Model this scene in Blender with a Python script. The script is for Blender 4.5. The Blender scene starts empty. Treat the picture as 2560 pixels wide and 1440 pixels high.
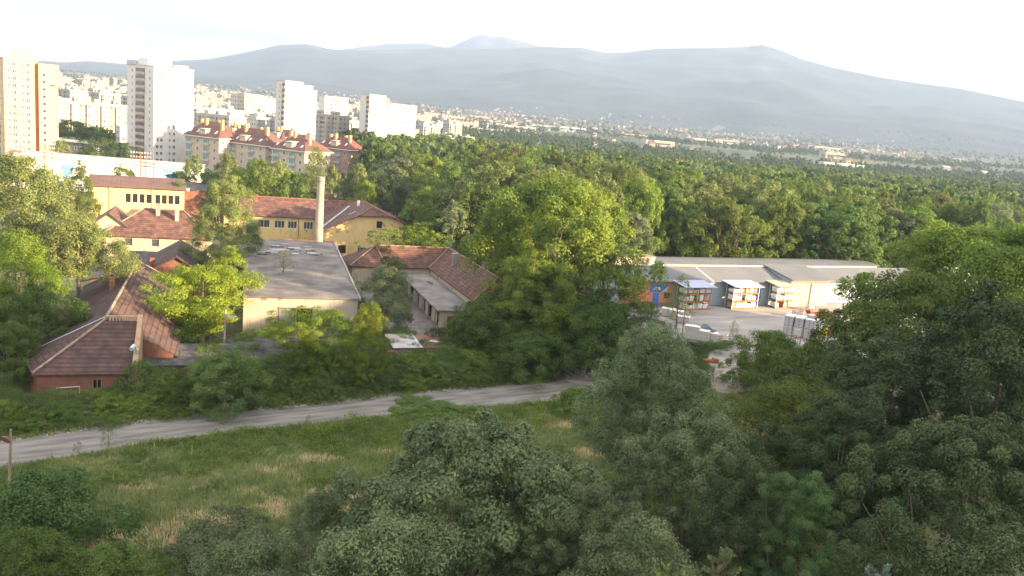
import bpy, math, random
import numpy as np
from mathutils import Vector, Matrix
S = bpy.context.scene
C = S.collection
rad = math.radians
# ---------------------------------------------------------------- camera
F, CX, CY, H = 2100.0, 1280.0, 720.0, 32.0
PITCH, ROLL = rad(10.8), rad(5.2)
cam = bpy.data.cameras.new('camera'); co = bpy.data.objects.new('camera', cam); C.objects.link(co)
cam.sensor_width = 36.0; cam.lens = 36.0 * F / 2560.0; cam.clip_start = 0.5; cam.clip_end = 60000
_fw = Vector((0, math.cos(PITCH), -math.sin(PITCH))); _up = Vector((0, math.sin(PITCH), math.cos(PITCH))); _rt = Vector((1, 0, 0))
_X = _rt * math.cos(ROLL) + _up * math.sin(ROLL); _Y = -_rt * math.sin(ROLL) + _up * math.cos(ROLL); _Z = -_fw
m = Matrix(((_X.x, _Y.x, _Z.x), (_X.y, _Y.y, _Z.y), (_X.z, _Y.z, _Z.z))).to_4x4(); m.translation = (0, 0, H)
co.matrix_world = m
S.camera = co
def ray(px, py):
    dx, dy = px - CX, py - CY
    a = dx * math.cos(ROLL) + dy * math.sin(ROLL); b = -dx * math.sin(ROLL) + dy * math.cos(ROLL)
    return a, F * math.cos(PITCH) - b * math.sin(PITCH), -F * math.sin(PITCH) - b * math.cos(PITCH)
def G(px, py, z=0.0):                      # photo point -> point of the level z
    x, y, w = ray(px, py); t = (z - H) / w
    return Vector((x * t, y * t, z))
def DD(px, py, d):                         # photo point -> point at depth d
    x, y, w = ray(px, py); t = d / y
    return Vector((x * t, d, H + w * t))
# ---------------------------------------------------------------- light
SUN_AZ, SUN_EL = rad(106.0), rad(14.0)     # azimuth clockwise from +Y
sd = Vector((math.sin(SUN_AZ) * math.cos(SUN_EL), math.cos(SUN_AZ) * math.cos(SUN_EL), math.sin(SUN_EL)))
sun = bpy.data.lights.new('sun', 'SUN'); sun.energy = 5.0; sun.angle = rad(0.6); sun.color = (1.0, 0.76, 0.46)
so = bpy.data.objects.new('sun', sun); C.objects.link(so); so.rotation_euler = sd.to_track_quat('Z', 'Y').to_euler()
w = bpy.data.worlds.new('World'); S.world = w; w.use_nodes = True
nt = w.node_tree; nt.nodes.clear(); N = nt.nodes; L = nt.links
out = N.new('ShaderNodeOutputWorld'); bg = N.new('ShaderNodeBackground'); bg.inputs['Strength'].default_value = 0.15
sky = N.new('ShaderNodeTexSky'); sky.sky_type = 'NISHITA'; sky.sun_disc = False; sky.sun_elevation = SUN_EL; sky.sun_rotation = SUN_AZ
sky.air_density = 1.0; sky.dust_density = 2.0; sky.ozone_density = 1.0
tc = N.new('ShaderNodeTexCoord'); mp = N.new('ShaderNodeMapping'); mp.inputs['Scale'].default_value = (1.0, 1.0, 5.0)
nz = N.new('ShaderNodeTexNoise'); nz.inputs['Scale'].default_value = 3.6; nz.inputs['Detail'].default_value = 5.0
cr = N.new('ShaderNodeValToRGB'); cr.color_ramp.elements[0].position = 0.42; cr.color_ramp.elements[0].color = (1.2, 1.22, 1.28, 1); _e = cr.color_ramp.elements.new(0.54); _e.color = (4.0, 3.95, 3.9, 1)
cr.color_ramp.elements[1].position = 0.62; cr.color_ramp.elements[1].color = (5.6, 5.35, 5.0, 1)
mx = N.new('ShaderNodeMixRGB'); mx.inputs[0].default_value = 0.85
L.new(tc.outputs['Generated'], mp.inputs[0]); L.new(mp.outputs[0], nz.inputs['Vector']); L.new(nz.outputs['Fac'], cr.inputs[0])
L.new(sky.outputs[0], mx.inputs[1]); L.new(cr.outputs[0], mx.inputs[2]); L.new(mx.outputs[0], bg.inputs[0]); L.new(bg.outputs[0], out.inputs[0])
S.view_settings.view_transform = 'Standard'; S.view_settings.look = 'None'; S.view_settings.gamma = 1.0
S.view_settings.exposure = 2.6
S.cycles.max_bounces = 5; S.cycles.diffuse_bounces = 2; S.cycles.glossy_bounces = 2; S.cycles.transmission_bounces = 3
S.cycles.transparent_max_bounces = 4; S.cycles.volume_bounces = 0; S.cycles.use_denoising = True
S.cycles.caustics_reflective = False; S.cycles.caustics_refractive = False
# ---------------------------------------------------------------- materials
MATS = {}
def mat(name, col, col2=None, scale=1.0, rough=0.9, bump=0.0, bscale=None, metal=0.0, detail=4.0, lo=0.35, hi=0.65, stretch=None, spec=0.25, rot=0.0):
    if name in MATS: return MATS[name]
    M_ = bpy.data.materials.new(name); M_.use_nodes = True; t = M_.node_tree; b = t.nodes['Principled BSDF']
    b.inputs['Base Color'].default_value = (*col, 1); b.inputs['Roughness'].default_value = rough; b.inputs['Metallic'].default_value = metal
    b.inputs['Specular IOR Level'].default_value = spec
    if col2 is not None or bump:
        tc = t.nodes.new('ShaderNodeTexCoord'); mp = t.nodes.new('ShaderNodeMapping')
        if stretch: mp.inputs['Scale'].default_value = stretch
        t.links.new(tc.outputs['Object'], mp.inputs[0])
        if rot:
            m0 = t.nodes.new('ShaderNodeMapping'); m0.inputs['Rotation'].default_value = (0, 0, rot); t.links.new(tc.outputs['Object'], m0.inputs[0]); t.links.new(m0.outputs[0], mp.inputs[0])
    if col2 is not None:
        n = t.nodes.new('ShaderNodeTexNoise'); n.inputs['Scale'].default_value = scale; n.inputs['Detail'].default_value = detail
        r = t.nodes.new('ShaderNodeValToRGB'); r.color_ramp.elements[0].position = lo; r.color_ramp.elements[1].position = hi
        r.color_ramp.elements[0].color = (*col, 1); r.color_ramp.elements[1].color = (*col2, 1)
        t.links.new(mp.outputs[0], n.inputs['Vector']); t.links.new(n.outputs['Fac'], r.inputs[0]); t.links.new(r.outputs[0], b.inputs['Base Color'])
    if bump:
        n2 = t.nodes.new('ShaderNodeTexNoise'); n2.inputs['Scale'].default_value = bscale or scale * 4; n2.inputs['Detail'].default_value = 3
        bp = t.nodes.new('ShaderNodeBump'); bp.inputs['Strength'].default_value = bump; bp.inputs['Distance'].default_value = 0.15
        t.links.new(mp.outputs[0], n2.inputs['Vector']); t.links.new(n2.outputs['Fac'], bp.inputs['Height']); t.links.new(bp.outputs[0], b.inputs['Normal'])
    MATS[name] = M_
    return M_
def nodes(m): return m.node_tree.nodes, m.node_tree.links, m.node_tree.nodes['Principled BSDF']
def leafmat(name, dark, light, trans=0.35, yellow=None):
    if name in MATS: return MATS[name]
    M_ = bpy.data.materials.new(name); M_.use_nodes = True; n, l, b = nodes(M_)
    at = n.new('ShaderNodeAttribute'); at.attribute_name = 'var'
    oi = n.new('ShaderNodeObjectInfo')
    r = n.new('ShaderNodeValToRGB'); r.color_ramp.elements[0].position = 0.1; r.color_ramp.elements[1].position = 0.95
    r.color_ramp.elements[0].color = (*dark, 1); r.color_ramp.elements[1].color = (*light, 1)
    if yellow:
        e = r.color_ramp.elements.new(0.99); e.color = (*yellow, 1)
    hs = n.new('ShaderNodeHueSaturation')
    mr = n.new('ShaderNodeMapRange'); mr.inputs['To Min'].default_value = 0.485; mr.inputs['To Max'].default_value = 0.515
    mv = n.new('ShaderNodeMapRange'); mv.inputs['To Min'].default_value = 0.8; mv.inputs['To Max'].default_value = 1.25
    ml = n.new('ShaderNodeMath'); ml.operation = 'MULTIPLY'; ml.inputs[1].default_value = 7.31
    fr = n.new('ShaderNodeMath'); fr.operation = 'FRACT'
    l.new(at.outputs['Fac'], r.inputs[0]); l.new(oi.outputs['Random'], mr.inputs['Value']); l.new(oi.outputs['Random'], ml.inputs[0])
    l.new(ml.outputs[0], fr.inputs[0]); l.new(fr.outputs[0], mv.inputs['Value'])
    l.new(mr.outputs[0], hs.inputs['Hue']); l.new(mv.outputs[0], hs.inputs['Value']); l.new(r.outputs[0], hs.inputs['Color'])
    l.new(hs.outputs[0], b.inputs['Base Color']); b.inputs['Roughness'].default_value = 0.65; b.inputs['Specular IOR Level'].default_value = 0.15
    tr = n.new('ShaderNodeBsdfTranslucent'); mx = n.new('ShaderNodeMixShader'); mx.inputs[0].default_value = trans
    l.new(hs.outputs[0], tr.inputs['Color']); l.new(b.outputs[0], mx.inputs[1]); l.new(tr.outputs[0], mx.inputs[2])
    l.new(mx.outputs[0], n['Material Output'].inputs[0])
    MATS[name] = M_
    return M_
LF = {
 'oak':    leafmat('oak_leaf', (0.046, 0.076, 0.017), (0.155, 0.180, 0.036), .42),
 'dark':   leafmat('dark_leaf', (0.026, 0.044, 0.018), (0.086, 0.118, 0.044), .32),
 'maple':  leafmat('maple_leaf', (0.056, 0.104, 0.019), (0.200, 0.250, 0.037), .45),
 'yellow': leafmat('yellow_leaf', (0.075, 0.130, 0.014), (0.250, 0.300, 0.030), .45),
 'olive':  leafmat('olive_leaf', (0.075, 0.105, 0.032), (0.205, 0.230, 0.072), .35),
 'grey':   leafmat('grey_leaf', (0.060, 0.088, 0.040), (0.170, 0.205, 0.092), .37),
 'sage':   leafmat('sage_leaf', (0.075, 0.105, 0.048), (0.190, 0.220, 0.105), .35),
 'blue':   leafmat('blue_needle', (0.045, 0.075, 0.070), (0.180, 0.240, 0.220), .10),
 'shrub':  leafmat('shrub_leaf', (0.040, 0.078, 0.019), (0.130, 0.190, 0.040), .42),
 'fresh':  leafmat('fresh_leaf', (0.040, 0.090, 0.030), (0.120, 0.215, 0.070), .40),
 'brown':  leafmat('brown_leaf', (0.060, 0.045, 0.025), (0.120, 0.090, 0.045), .25),
 'flower': leafmat('flower_leaf', (0.040, 0.085, 0.022), (0.150, 0.215, 0.060), .38, (0.75, 0.75, 0.60)),
 'grass':  leafmat('grass_blade', (0.090, 0.135, 0.032), (0.235, 0.255, 0.095), .38, (0.46, 0.36, 0.21)),
}
BARK = mat('bark', (0.10, 0.075, 0.055), (0.20, 0.15, 0.11), 6, bump=.5)
BIRCH = mat('birch_bark', (0.55, 0.50, 0.42), (0.20, 0.16, 0.12), 5)
def line_mat(name, c1, c2, dark, freq, width, axis='z', nscale=0.6, rough=0.9, metal=0.0, bumpd=0.04, c3=None):
    """regular courses (tiles, ribs, boards) along one object axis over a weathered colour"""
    if name in MATS: return MATS[name]
    M_ = mat(name, c1, c2, nscale, rough=rough, metal=metal, lo=.3, hi=.7); n, l, b = nodes(M_)
    rampnode = [x for x in n if x.type == 'VALTORGB'][0]
    if c3: e = rampnode.color_ramp.elements.new(0.5); e.color = (*c3, 1)
    tc = [x for x in n if x.type == 'TEX_COORD'][0]
    sp = n.new('ShaderNodeSeparateXYZ'); l.new(tc.outputs['Object'], sp.inputs[0])
    mm = n.new('ShaderNodeMath'); mm.operation = 'MULTIPLY'; mm.inputs[1].default_value = freq; l.new(sp.outputs[{'x': 0, 'y': 1, 'z': 2}[axis]], mm.inputs[0])
    nn = n.new('ShaderNodeTexNoise'); nn.inputs['Scale'].default_value = 3.0; l.new(tc.outputs['Object'], nn.inputs['Vector'])
    ad = n.new('ShaderNodeMath'); ad.operation = 'MULTIPLY_ADD'; ad.inputs[1].default_value = 0.35; l.new(nn.outputs['Fac'], ad.inputs[0]); l.new(mm.outputs[0], ad.inputs[2])
    fr = n.new('ShaderNodeMath'); fr.operation = 'FRACT'; l.new(ad.outputs[0], fr.inputs[0])
    gt = n.new('ShaderNodeMapRange'); gt.inputs['From Min'].default_value = 0; gt.inputs['From Max'].default_value = width; l.new(fr.outputs[0], gt.inputs['Value'])
    mx = n.new('ShaderNodeMixRGB'); mx.inputs[1].default_value = (*dark, 1); l.new(gt.outputs[0], mx.inputs[0]); l.new(rampnode.outputs[0], mx.inputs[2])
    l.new(mx.outputs[0], b.inputs['Base Color'])
    bp = n.new('ShaderNodeBump'); bp.inputs['Strength'].default_value = .8; bp.inputs['Distance'].default_value = bumpd
    l.new(fr.outputs[0], bp.inputs['Height']); l.new(bp.outputs[0], b.inputs['Normal'])
    return M_
TILE = line_mat('roof_tile', (0.050, 0.031, 0.028), (0.165, 0.080, 0.060), (0.036, 0.022, 0.020), 3.0, .34, nscale=.9, c3=(0.100, 0.050, 0.040))
TILED = line_mat('dark_roof_tile', (0.038, 0.027, 0.026), (0.098, 0.053, 0.044), (0.026, 0.018, 0.016), 3.0, .34, nscale=.9)
TILEO = line_mat('bright_roof_tile', (0.12, 0.042, 0.028), (0.23, 0.078, 0.045), (0.04, 0.018, 0.012), 3.2, .30, nscale=.5)
def plaster(name, col, dirt, patch=None):
    if name in MATS: return MATS[name]
    M_ = mat(name, col, dirt, 0.55, lo=.52, hi=.80, bump=.15, bscale=5, stretch=(1, 1, .45)); n, l, b = nodes(M_)
    r = [x for x in n if x.type == 'VALTORGB'][0]
    mpn = [x for x in n if x.type == 'MAPPING'][0]
    st = n.new('ShaderNodeTexNoise'); st.inputs['Scale'].default_value = 1.6; st.inputs['Detail'].default_value = 5
    m2 = n.new('ShaderNodeMapping'); m2.inputs['Scale'].default_value = (2.2, 2.2, .16); tcn = [x for x in n if x.type == 'TEX_COORD'][0]
    l.new(tcn.outputs['Object'], m2.inputs[0]); l.new(m2.outputs[0], st.inputs['Vector'])
    rr = n.new('ShaderNodeMapRange'); rr.inputs['From Min'].default_value = .56; rr.inputs['From Max'].default_value = .78; rr.inputs['To Max'].default_value = .85; l.new(st.outputs['Fac'], rr.inputs['Value'])
    mx = n.new('ShaderNodeMixRGB'); l.new(rr.outputs[0], mx.inputs[0]); l.new(r.outputs[0], mx.inputs[1]); mx.inputs[2].default_value = (*[c * .45 for c in dirt], 1)
    last = mx
    if patch:
        pn = n.new('ShaderNodeTexNoise'); pn.inputs['Scale'].default_value = .45; pn.inputs['Detail'].default_value = 8; l.new(tcn.outputs['Object'], pn.inputs['Vector'])
        pr = n.new('ShaderNodeMapRange'); pr.inputs['From Min'].default_value = .64; pr.inputs['From Max'].default_value = .655; l.new(pn.outputs['Fac'], pr.inputs['Value'])
        m3 = n.new('ShaderNodeMixRGB'); l.new(pr.outputs[0], m3.inputs[0]); l.new(mx.outputs[0], m3.inputs[1]); m3.inputs[2].default_value = (*patch, 1); last = m3
    l.new(last.outputs[0], b.inputs['Base Color'])
    return M_
YEL = plaster('yellow_plaster', (0.50, 0.37, 0.17), (0.36, 0.28, 0.16), (0.28, 0.19, 0.13))
CREAM = plaster('cream_plaster', (0.38, 0.32, 0.22), (0.27, 0.225, 0.16), (0.22, 0.15, 0.12))
WHITEP = plaster('dirty_white_plaster', (0.29, 0.255, 0.21), (0.20, 0.17, 0.14), (0.18, 0.11, 0.08))
GREYP = plaster('grey_plaster', (0.24, 0.225, 0.205), (0.17, 0.155, 0.14))
BRICK = line_mat('red_brick', (0.13, 0.055, 0.038), (0.21, 0.090, 0.058), (0.13, 0.09, 0.07), 12, .15, nscale=1.2, bumpd=.01)
YBRICK = line_mat('yellow_brick', (0.26, 0.17, 0.10), (0.36, 0.25, 0.15), (0.17, 0.12, 0.085), 12, .15, nscale=1.2, bumpd=.01)
TAR = mat('roofing_felt', (0.115, 0.108, 0.105), (0.20, 0.180, 0.165), .35, bump=.2, bscale=3)
TARD = mat('dark_tar', (0.030, 0.028, 0.028), (0.075, 0.070, 0.066), .8, bump=.3, bscale=4)
CONC = mat('concrete', (0.30, 0.28, 0.25), (0.42, 0.38, 0.33), 1.2, bump=.15)
GLASS = mat('dark_glass', (0.03, 0.035, 0.04), (0.07, 0.075, 0.08), .7, rough=.25, spec=.5)
VOID = mat('interior_shade', (0.012, 0.010, 0.009))  # near-black colour painted in for the unlit rooms behind openings and panes
WHITE = mat('white_paint', (0.60, 0.59, 0.56), (0.50, 0.48, 0.45), 1.0)
STEEL = mat('galvanised_sheet', (0.34, 0.36, 0.38), (0.44, 0.46, 0.48), .8, rough=.5, metal=.3)
RUST = mat('rusty_metal', (0.16, 0.06, 0.035), (0.26, 0.11, 0.06), 1.5)
WOOD = mat('old_wood', (0.16, 0.12, 0.085), (0.26, 0.20, 0.15), 2, stretch=(3, 3, .3))
ORANGE = mat('orange_steel', (0.55, 0.16, 0.045), (0.45, 0.12, 0.04), 2)
BLUE = mat('blue_paint', (0.03, 0.14, 0.46), (0.05, 0.18, 0.50), 1)
WRAP = mat('white_wrap', (0.66, 0.64, 0.60), (0.52, 0.50, 0.46), 1.5, bump=.3, bscale=4)
# ---------------------------------------------------------------- object helpers
def tag(o, label=None, cat=None, group=None, kind=None):
    if label: o['label'] = label
    if cat: o['category'] = cat
    if group: o['group'] = group
    if kind: o['kind'] = kind
    return o
def thing(name, label, cat, loc=(0, 0, 0), rz=0.0, group=None):
    o = bpy.data.objects.new(name, None); C.objects.link(o); o.location = loc; o.rotation_euler = (0, 0, rz); o.empty_display_size = .2
    return tag(o, label, cat, group)
class MB:
    def __init__(s): s.v = []; s.f = []; s.mi = []
    def face(s, pts, mi=0):
        k = len(s.v); s.v += [tuple(p) for p in pts]; s.f.append(tuple(range(k, k + len(pts)))); s.mi.append(mi); return s
    def box(s, x0, x1, y0, y1, z0, z1, mi=0, rz=0.0, c=None):
        P = [(x0, y0, z0), (x1, y0, z0), (x1, y1, z0), (x0, y1, z0), (x0, y0, z1), (x1, y0, z1), (x1, y1, z1), (x0, y1, z1)]
        if rz:
            cx, cy = c or ((x0 + x1) / 2, (y0 + y1) / 2); cs, sn = math.cos(rz), math.sin(rz)
            P = [(cx + (x - cx) * cs - (y - cy) * sn, cy + (x - cx) * sn + (y - cy) * cs, z) for x, y, z in P]
        k = len(s.v); s.v += P
        for q in ((0, 3, 2, 1), (4, 5, 6, 7), (0, 1, 5, 4), (1, 2, 6, 5), (2, 3, 7, 6), (3, 0, 4, 7)):
            s.f.append(tuple(k + i for i in q)); s.mi.append(mi)
        return s
    def slab(s, pts, t, mi=0, mib=None):
        """a polygon with thickness t downwards"""
        n = len(pts); a = [tuple(p) for p in pts]; b = [(p[0], p[1], p[2] - t) for p in a]; k = len(s.v); s.v += a + b
        s.f.append(tuple(range(k, k + n))); s.mi.append(mi); s.f.append(tuple(range(k + 2 * n - 1, k + n - 1, -1))); s.mi.append(mi)
        for i in range(n):
            j = (i + 1) % n; s.f.append((k + i, k + n + i, k + n + j, k + j)); s.mi.append(mi)
        return s
    def tube(s, pts, r, n=8, mi=0, cap=True):
        pts = [Vector(p) for p in pts]; rs = r if isinstance(r, (list, tuple)) else [r] * len(pts); k = len(s.v)
        for i, p in enumerate(pts):
            d = (pts[min(i + 1, len(pts) - 1)] - pts[max(i - 1, 0)]).normalized()
            u = d.orthogonal().normalized() if abs(d.z) < .9 else Vector((1, 0, 0)); u = (u - d * u.dot(d)).normalized(); vv = d.cross(u)
            for j in range(n):
                a = 2 * math.pi * j / n; q = p + (u * math.cos(a) + vv * math.sin(a)) * rs[i]; s.v.append(tuple(q))
        for i in range(len(pts) - 1):
            for j in range(n):
                a, b = k + i * n + j, k + i * n + (j + 1) % n; s.f.append((a, b, b + n, a + n)); s.mi.append(mi)
        if cap:
            s.f.append(tuple(range(k + n - 1, k - 1, -1))); s.mi.append(mi)
            e = k + (len(pts) - 1) * n; s.f.append(tuple(range(e, e + n))); s.mi.append(mi)
        return s
    def mesh(s, name, mats):
        me = bpy.data.meshes.new(name); me.from_pydata(s.v, [], s.f)
        for m_ in (mats if isinstance(mats, (list, tuple)) else [mats]): me.materials.append(m_)
        if any(s.mi): me.polygons.foreach_set('material_index', s.mi)
        me.update(); return me
    def build(s, name, mats, parent=None, loc=None, rz=None):
        o = bpy.data.objects.new(name, s.mesh(name, mats)); C.objects.link(o)
        if parent: o.parent = parent
        if loc is not None: o.location = loc
        if rz is not None: o.rotation_euler = (0, 0, rz)
        return o
def obj(name, me, parent=None, loc=None, rz=0.0, scale=None):
    o = bpy.data.objects.new(name, me); C.objects.link(o)
    if parent: o.parent = parent
    if loc is not None: o.location = loc
    if rz: o.rotation_euler = (0, 0, rz)
    if scale: o.scale = scale
    return o
def struct(o): o['kind'] = 'structure'; return o
def copy_tree(o, parent=None):
    c = o.copy(); C.objects.link(c)
    if parent: c.parent = parent
    for ch in list(o.children): copy_tree(ch, c)
    return c
def npmesh(name, verts, nper, mats, var=None, mi=None):
    """verts (n*nper,3): independent faces of nper corners"""
    me = bpy.data.meshes.new(name); n = len(verts) // nper
    me.vertices.add(len(verts)); me.vertices.foreach_set('co', np.ascontiguousarray(verts, dtype=np.float32).ravel())
    me.loops.add(len(verts)); me.loops.foreach_set('vertex_index', np.arange(len(verts), dtype=np.int32))
    me.polygons.add(n); me.polygons.foreach_set('loop_start', np.arange(0, len(verts), nper, dtype=np.int32))
    for m_ in (mats if isinstance(mats, (list, tuple)) else [mats]): me.materials.append(m_)
    if mi is not None: me.polygons.foreach_set('material_index', mi.astype(np.int32))
    if var is not None:
        a = me.attributes.new('var', 'FLOAT', 'FACE'); a.data.foreach_set('value', var.astype(np.float32))
    me.update(calc_edges=True); return me
# ---------------------------------------------------------------- terrain
def tz(x, y):
    r = math.hypot(x, y)
    return 0.0 if r < 700 else 100.0 * ((r - 700) / 3800.0) ** 1.2
def grid_noise(x, y, seed, octs=4):
    rs = np.random.RandomState(seed); v = np.zeros_like(x); a = 1.0; f = 1.0
    for _ in range(octs):
        for _k in range(3):
            th = rs.rand() * 6.28; ph = rs.rand() * 6.28
            v += a * np.sin((x * math.cos(th) + y * math.sin(th)) * f + ph + 1.3 * np.sin((x * math.sin(th) - y * math.cos(th)) * f * .7 + ph * 2)) / 3
        a *= .5; f *= 2.03
    return v
def polar(name, azs, rs, zf, mats):
    A, R_ = np.meshgrid(azs, rs); X = R_ * np.sin(A); Y = R_ * np.cos(A); Z = zf(A, R_, X, Y)
    nr, na = A.shape; V = np.stack([X, Y, Z], -1).reshape(-1, 3)
    i = np.arange(nr - 1)[:, None] * na + np.arange(na - 1)[None, :]; Fc = np.stack([i, i + 1, i + na + 1, i + na], -1).reshape(-1, 4)[:, ::-1]
    me = bpy.data.meshes.new(name); me.from_pydata(V.tolist(), [], Fc.tolist())
    for m_ in mats: me.materials.append(m_)
    me.polygons.foreach_set('use_smooth', [True] * len(me.polygons)); me.update()
    o = bpy.data.objects.new(name, me); C.objects.link(o); o['kind'] = 'structure'; return o
GROUND = mat('soil_and_weeds', (0.050, 0.065, 0.022), (0.17, 0.15, 0.075), .09, bump=.5, bscale=1.2, detail=9, lo=.38, hi=.68)
FARG = mat('valley_fields', (0.045, 0.070, 0.028), (0.15, 0.14, 0.07), .0022, detail=6, lo=.45, hi=.62)
g = polar('ground', np.linspace(-math.pi, math.pi, 181), [0.5, 20, 60, 120, 250, 400, 560, 700], lambda A, R_, X, Y: np.zeros_like(X), [GROUND])
g2 = polar('valley', np.linspace(-1.1, 1.1, 161), np.concatenate([np.linspace(699, 4700, 41)]), lambda A, R_, X, Y: 100 * (np.clip(R_ - 700, 0, None) / 3800) ** 1.2 - .01, [FARG])
SKY1 = [(-900, 190), (-300, 172), (0, 158), (120, 152), (160, 156), (220, 152), (310, 160), (360, 153), (440, 152), (520, 148), (600, 134), (700, 112), (770, 110), (830, 124), (900, 126), (1000, 124), (1060, 122), (1100, 119), (1200, 123), (1300, 120), (1360, 117), (1460, 120), (1510, 132), (1560, 131), (1620, 124), (1660, 121), (1780, 120), (1860, 117), (1905, 112), (1940, 122), (1963, 130), (2000, 146), (2080, 168), (2200, 193), (2290, 207), (2400, 221), (2490, 240), (2560, 254), (2900, 330), (3400, 400)]
SKY2 = [(300, 172), (800, 128), (860, 123), (960, 110), (1060, 108), (1110, 118), (1130, 116), (1160, 102), (1195, 86), (1215, 88), (1230, 94), (1255, 90), (1275, 97), (1320, 108), (1380, 122), (1500, 134), (1545, 130), (1600, 140), (1700, 150), (2400, 260)]
def sky_tab(tab):
    a, e = [], []
    for px, py in tab:
        x, y, w_ = ray(px, py); a.append(math.atan2(x, y)); e.append(w_ / math.hypot(x, y))
    return np.array(a), np.array(e)
ta, te = sky_tab(SKY1); tb, tf = sky_tab(SKY2)
RR = 9500.0
def mtz(A, R_, X, Y):
    top = H + RR * np.interp(A, ta, te); s = np.clip((R_ - 4400) / (RR - 4400), 0, 1); foot = 92.0
    nz_ = grid_noise(X / 700, Y / 700, 3); g_ = grid_noise(X / 260, Y / 260, 9, 3)
    sp = s + .10 * np.sin(np.pi * s) * (nz_ + .4 * g_)
    z = foot + (top - foot) * np.clip(sp, 0, 1) ** 1.25
    z = np.where(R_ > RR, top - (R_ - RR) * .30, z)
    return z
def mtz2(A, R_, X, Y):
    R2 = 13000.0; top = H + R2 * np.interp(A, tb, tf); s = np.clip((R_ - 10500) / (R2 - 10500), 0, 1)
    z = top * (.6 + .4 * s) + 25 * np.sin(np.pi * s) * grid_noise(X / 300, Y / 300, 5)
    return np.where(R_ > R2, top - (R_ - R2) * .3, z)
MOUNT = mat('mountain_forest', (0.020, 0.036, 0.024), (0.046, 0.062, 0.042), .0032, detail=9, lo=.35, hi=.6)
n, l, b = nodes(MOUNT)
_r = [x for x in n if x.type == 'VALTORGB'][0]; _tc = [x for x in n if x.type == 'TEX_COORD'][0]
_n = n.new('ShaderNodeTexNoise'); _n.inputs['Scale'].default_value = .0016; _n.inputs['Detail'].default_value = 8; l.new(_tc.outputs['Object'], _n.inputs['Vector'])
_sp = n.new('ShaderNodeSeparateXYZ'); l.new(_tc.outputs['Object'], _sp.inputs[0])
_mz = n.new('ShaderNodeMapRange'); _mz.inputs['From Min'].default_value = 350; _mz.inputs['From Max'].default_value = 1250; _mz.inputs['To Max'].default_value = .20; l.new(_sp.outputs[2], _mz.inputs['Value'])
_ad = n.new('ShaderNodeMath'); l.new(_n.outputs['Fac'], _ad.inputs[0]); l.new(_mz.outputs[0], _ad.inputs[1])
_g = n.new('ShaderNodeMapRange'); _g.inputs['From Min'].default_value = .68; _g.inputs['From Max'].default_value = .80; l.new(_ad.outputs[0], _g.inputs['Value'])
_m = n.new('ShaderNodeMixRGB'); l.new(_g.outputs[0], _m.inputs[0]); l.new(_r.outputs[0], _m.inputs[1]); _m.inputs[2].default_value = (0.115, 0.105, 0.095, 1); l.new(_m.outputs[0], b.inputs['Base Color'])
mt = polar('mountain', np.linspace(-1.0, 1.0, 481), np.concatenate([np.linspace(4400, RR, 70), [9800, 10300, 11000]]), mtz, [MOUNT])
mt2 = polar('mountain', np.linspace(-.45, .5, 260), np.concatenate([np.linspace(10500, 13000, 18), [13400, 14000]]), mtz2, [MOUNT])
# ---------------------------------------------------------------- flat ground surfaces
def sheet(name, pts, z, m_, sub=None, jitter=0.0, seed=1):
    """polygon of ground points subdivided along its edges with an uneven rim"""
    rnd = random.Random(seed); P = []
    for i in range(len(pts)):
        a, b_ = Vector(pts[i]), Vector(pts[(i + 1) % len(pts)]); n_ = max(1, int((b_ - a).length / (sub or 1e9)))
        for k in range(n_):
            q = a.lerp(b_, k / n_)
            if jitter: q = q + Vector((rnd.uniform(-jitter, jitter), rnd.uniform(-jitter, jitter), 0))
            P.append((q.x, q.y, z))
    o = MB().face(P).build(name, m_); return struct(o)
ROADM = mat('gravel_road', (0.095, 0.086, 0.078), (0.185, 0.168, 0.148), .9, bump=.4, bscale=6, detail=12, lo=.35, hi=.65, stretch=(.22, 1.3, 1), rot=-rad(33))
top = [(-260, 1148), (-120, 1122), (0, 1106), (160, 1083), (300, 1065), (420, 1048), (560, 1034), (700, 1021), (840, 1008), (960, 992), (1100, 979), (1240, 968), (1370, 955), (1430, 946)]
bot = [(1560, 975), (1500, 984), (1440, 993), (1370, 1004), (1280, 1012), (1160, 1020), (1000, 1034), (860, 1050), (700, 1066), (560, 1082), (420, 1100), (280, 1122), (140, 1144), (0, 1166), (-120, 1184), (-260, 1208)]
road = sheet('road', [G(*p) for p in top] + [G(1520, 950)] + [G(*p) for p in bot], .012, ROADM, 1.2, .16)
YARDM = mat('yard_pavement', (0.17, 0.155, 0.145), (0.31, 0.28, 0.255), .22, bump=.15, bscale=5, detail=12, lo=.3, hi=.72, stretch=(.5, 1.4, 1), rot=-rad(25))
yard = sheet('yard', [G(*p) for p in [(1560, 790), (1600, 740), (2300, 735), (2330, 840), (2150, 890), (1990, 900), (1880, 880), (1850, 915), (1780, 917), (1765, 900), (1775, 880), (1840, 860), (1740, 862), (1640, 858)]], .008, YARDM, 3, .12)
DIRT = mat('trodden_dirt', (0.17, 0.14, 0.115), (0.28, 0.24, 0.20), .6, bump=.3, bscale=5, detail=8)
path = sheet('path', [G(*p) for p in [(1392, 880), (1425, 880), (1450, 905), (1478, 950), (1490, 965), (1420, 955), (1405, 925), (1393, 905)]], .016, DIRT, 1, .15)
path2 = sheet('path', [G(*p) for p in [(1790, 915), (1850, 915), (1875, 945), (1890, 975), (1800, 985), (1760, 960)]], .004, DIRT, 1.5, .3, 3)
court = sheet('courtyard', [G(*p) for p in [(930, 790), (880, 760), (900, 690), (1010, 680), (1110, 800), (1090, 830), (960, 850)]], .008, mat('old_asphalt', (0.10, 0.09, 0.085), (0.17, 0.15, 0.14), .6, bump=.3), 3, .2)
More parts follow.
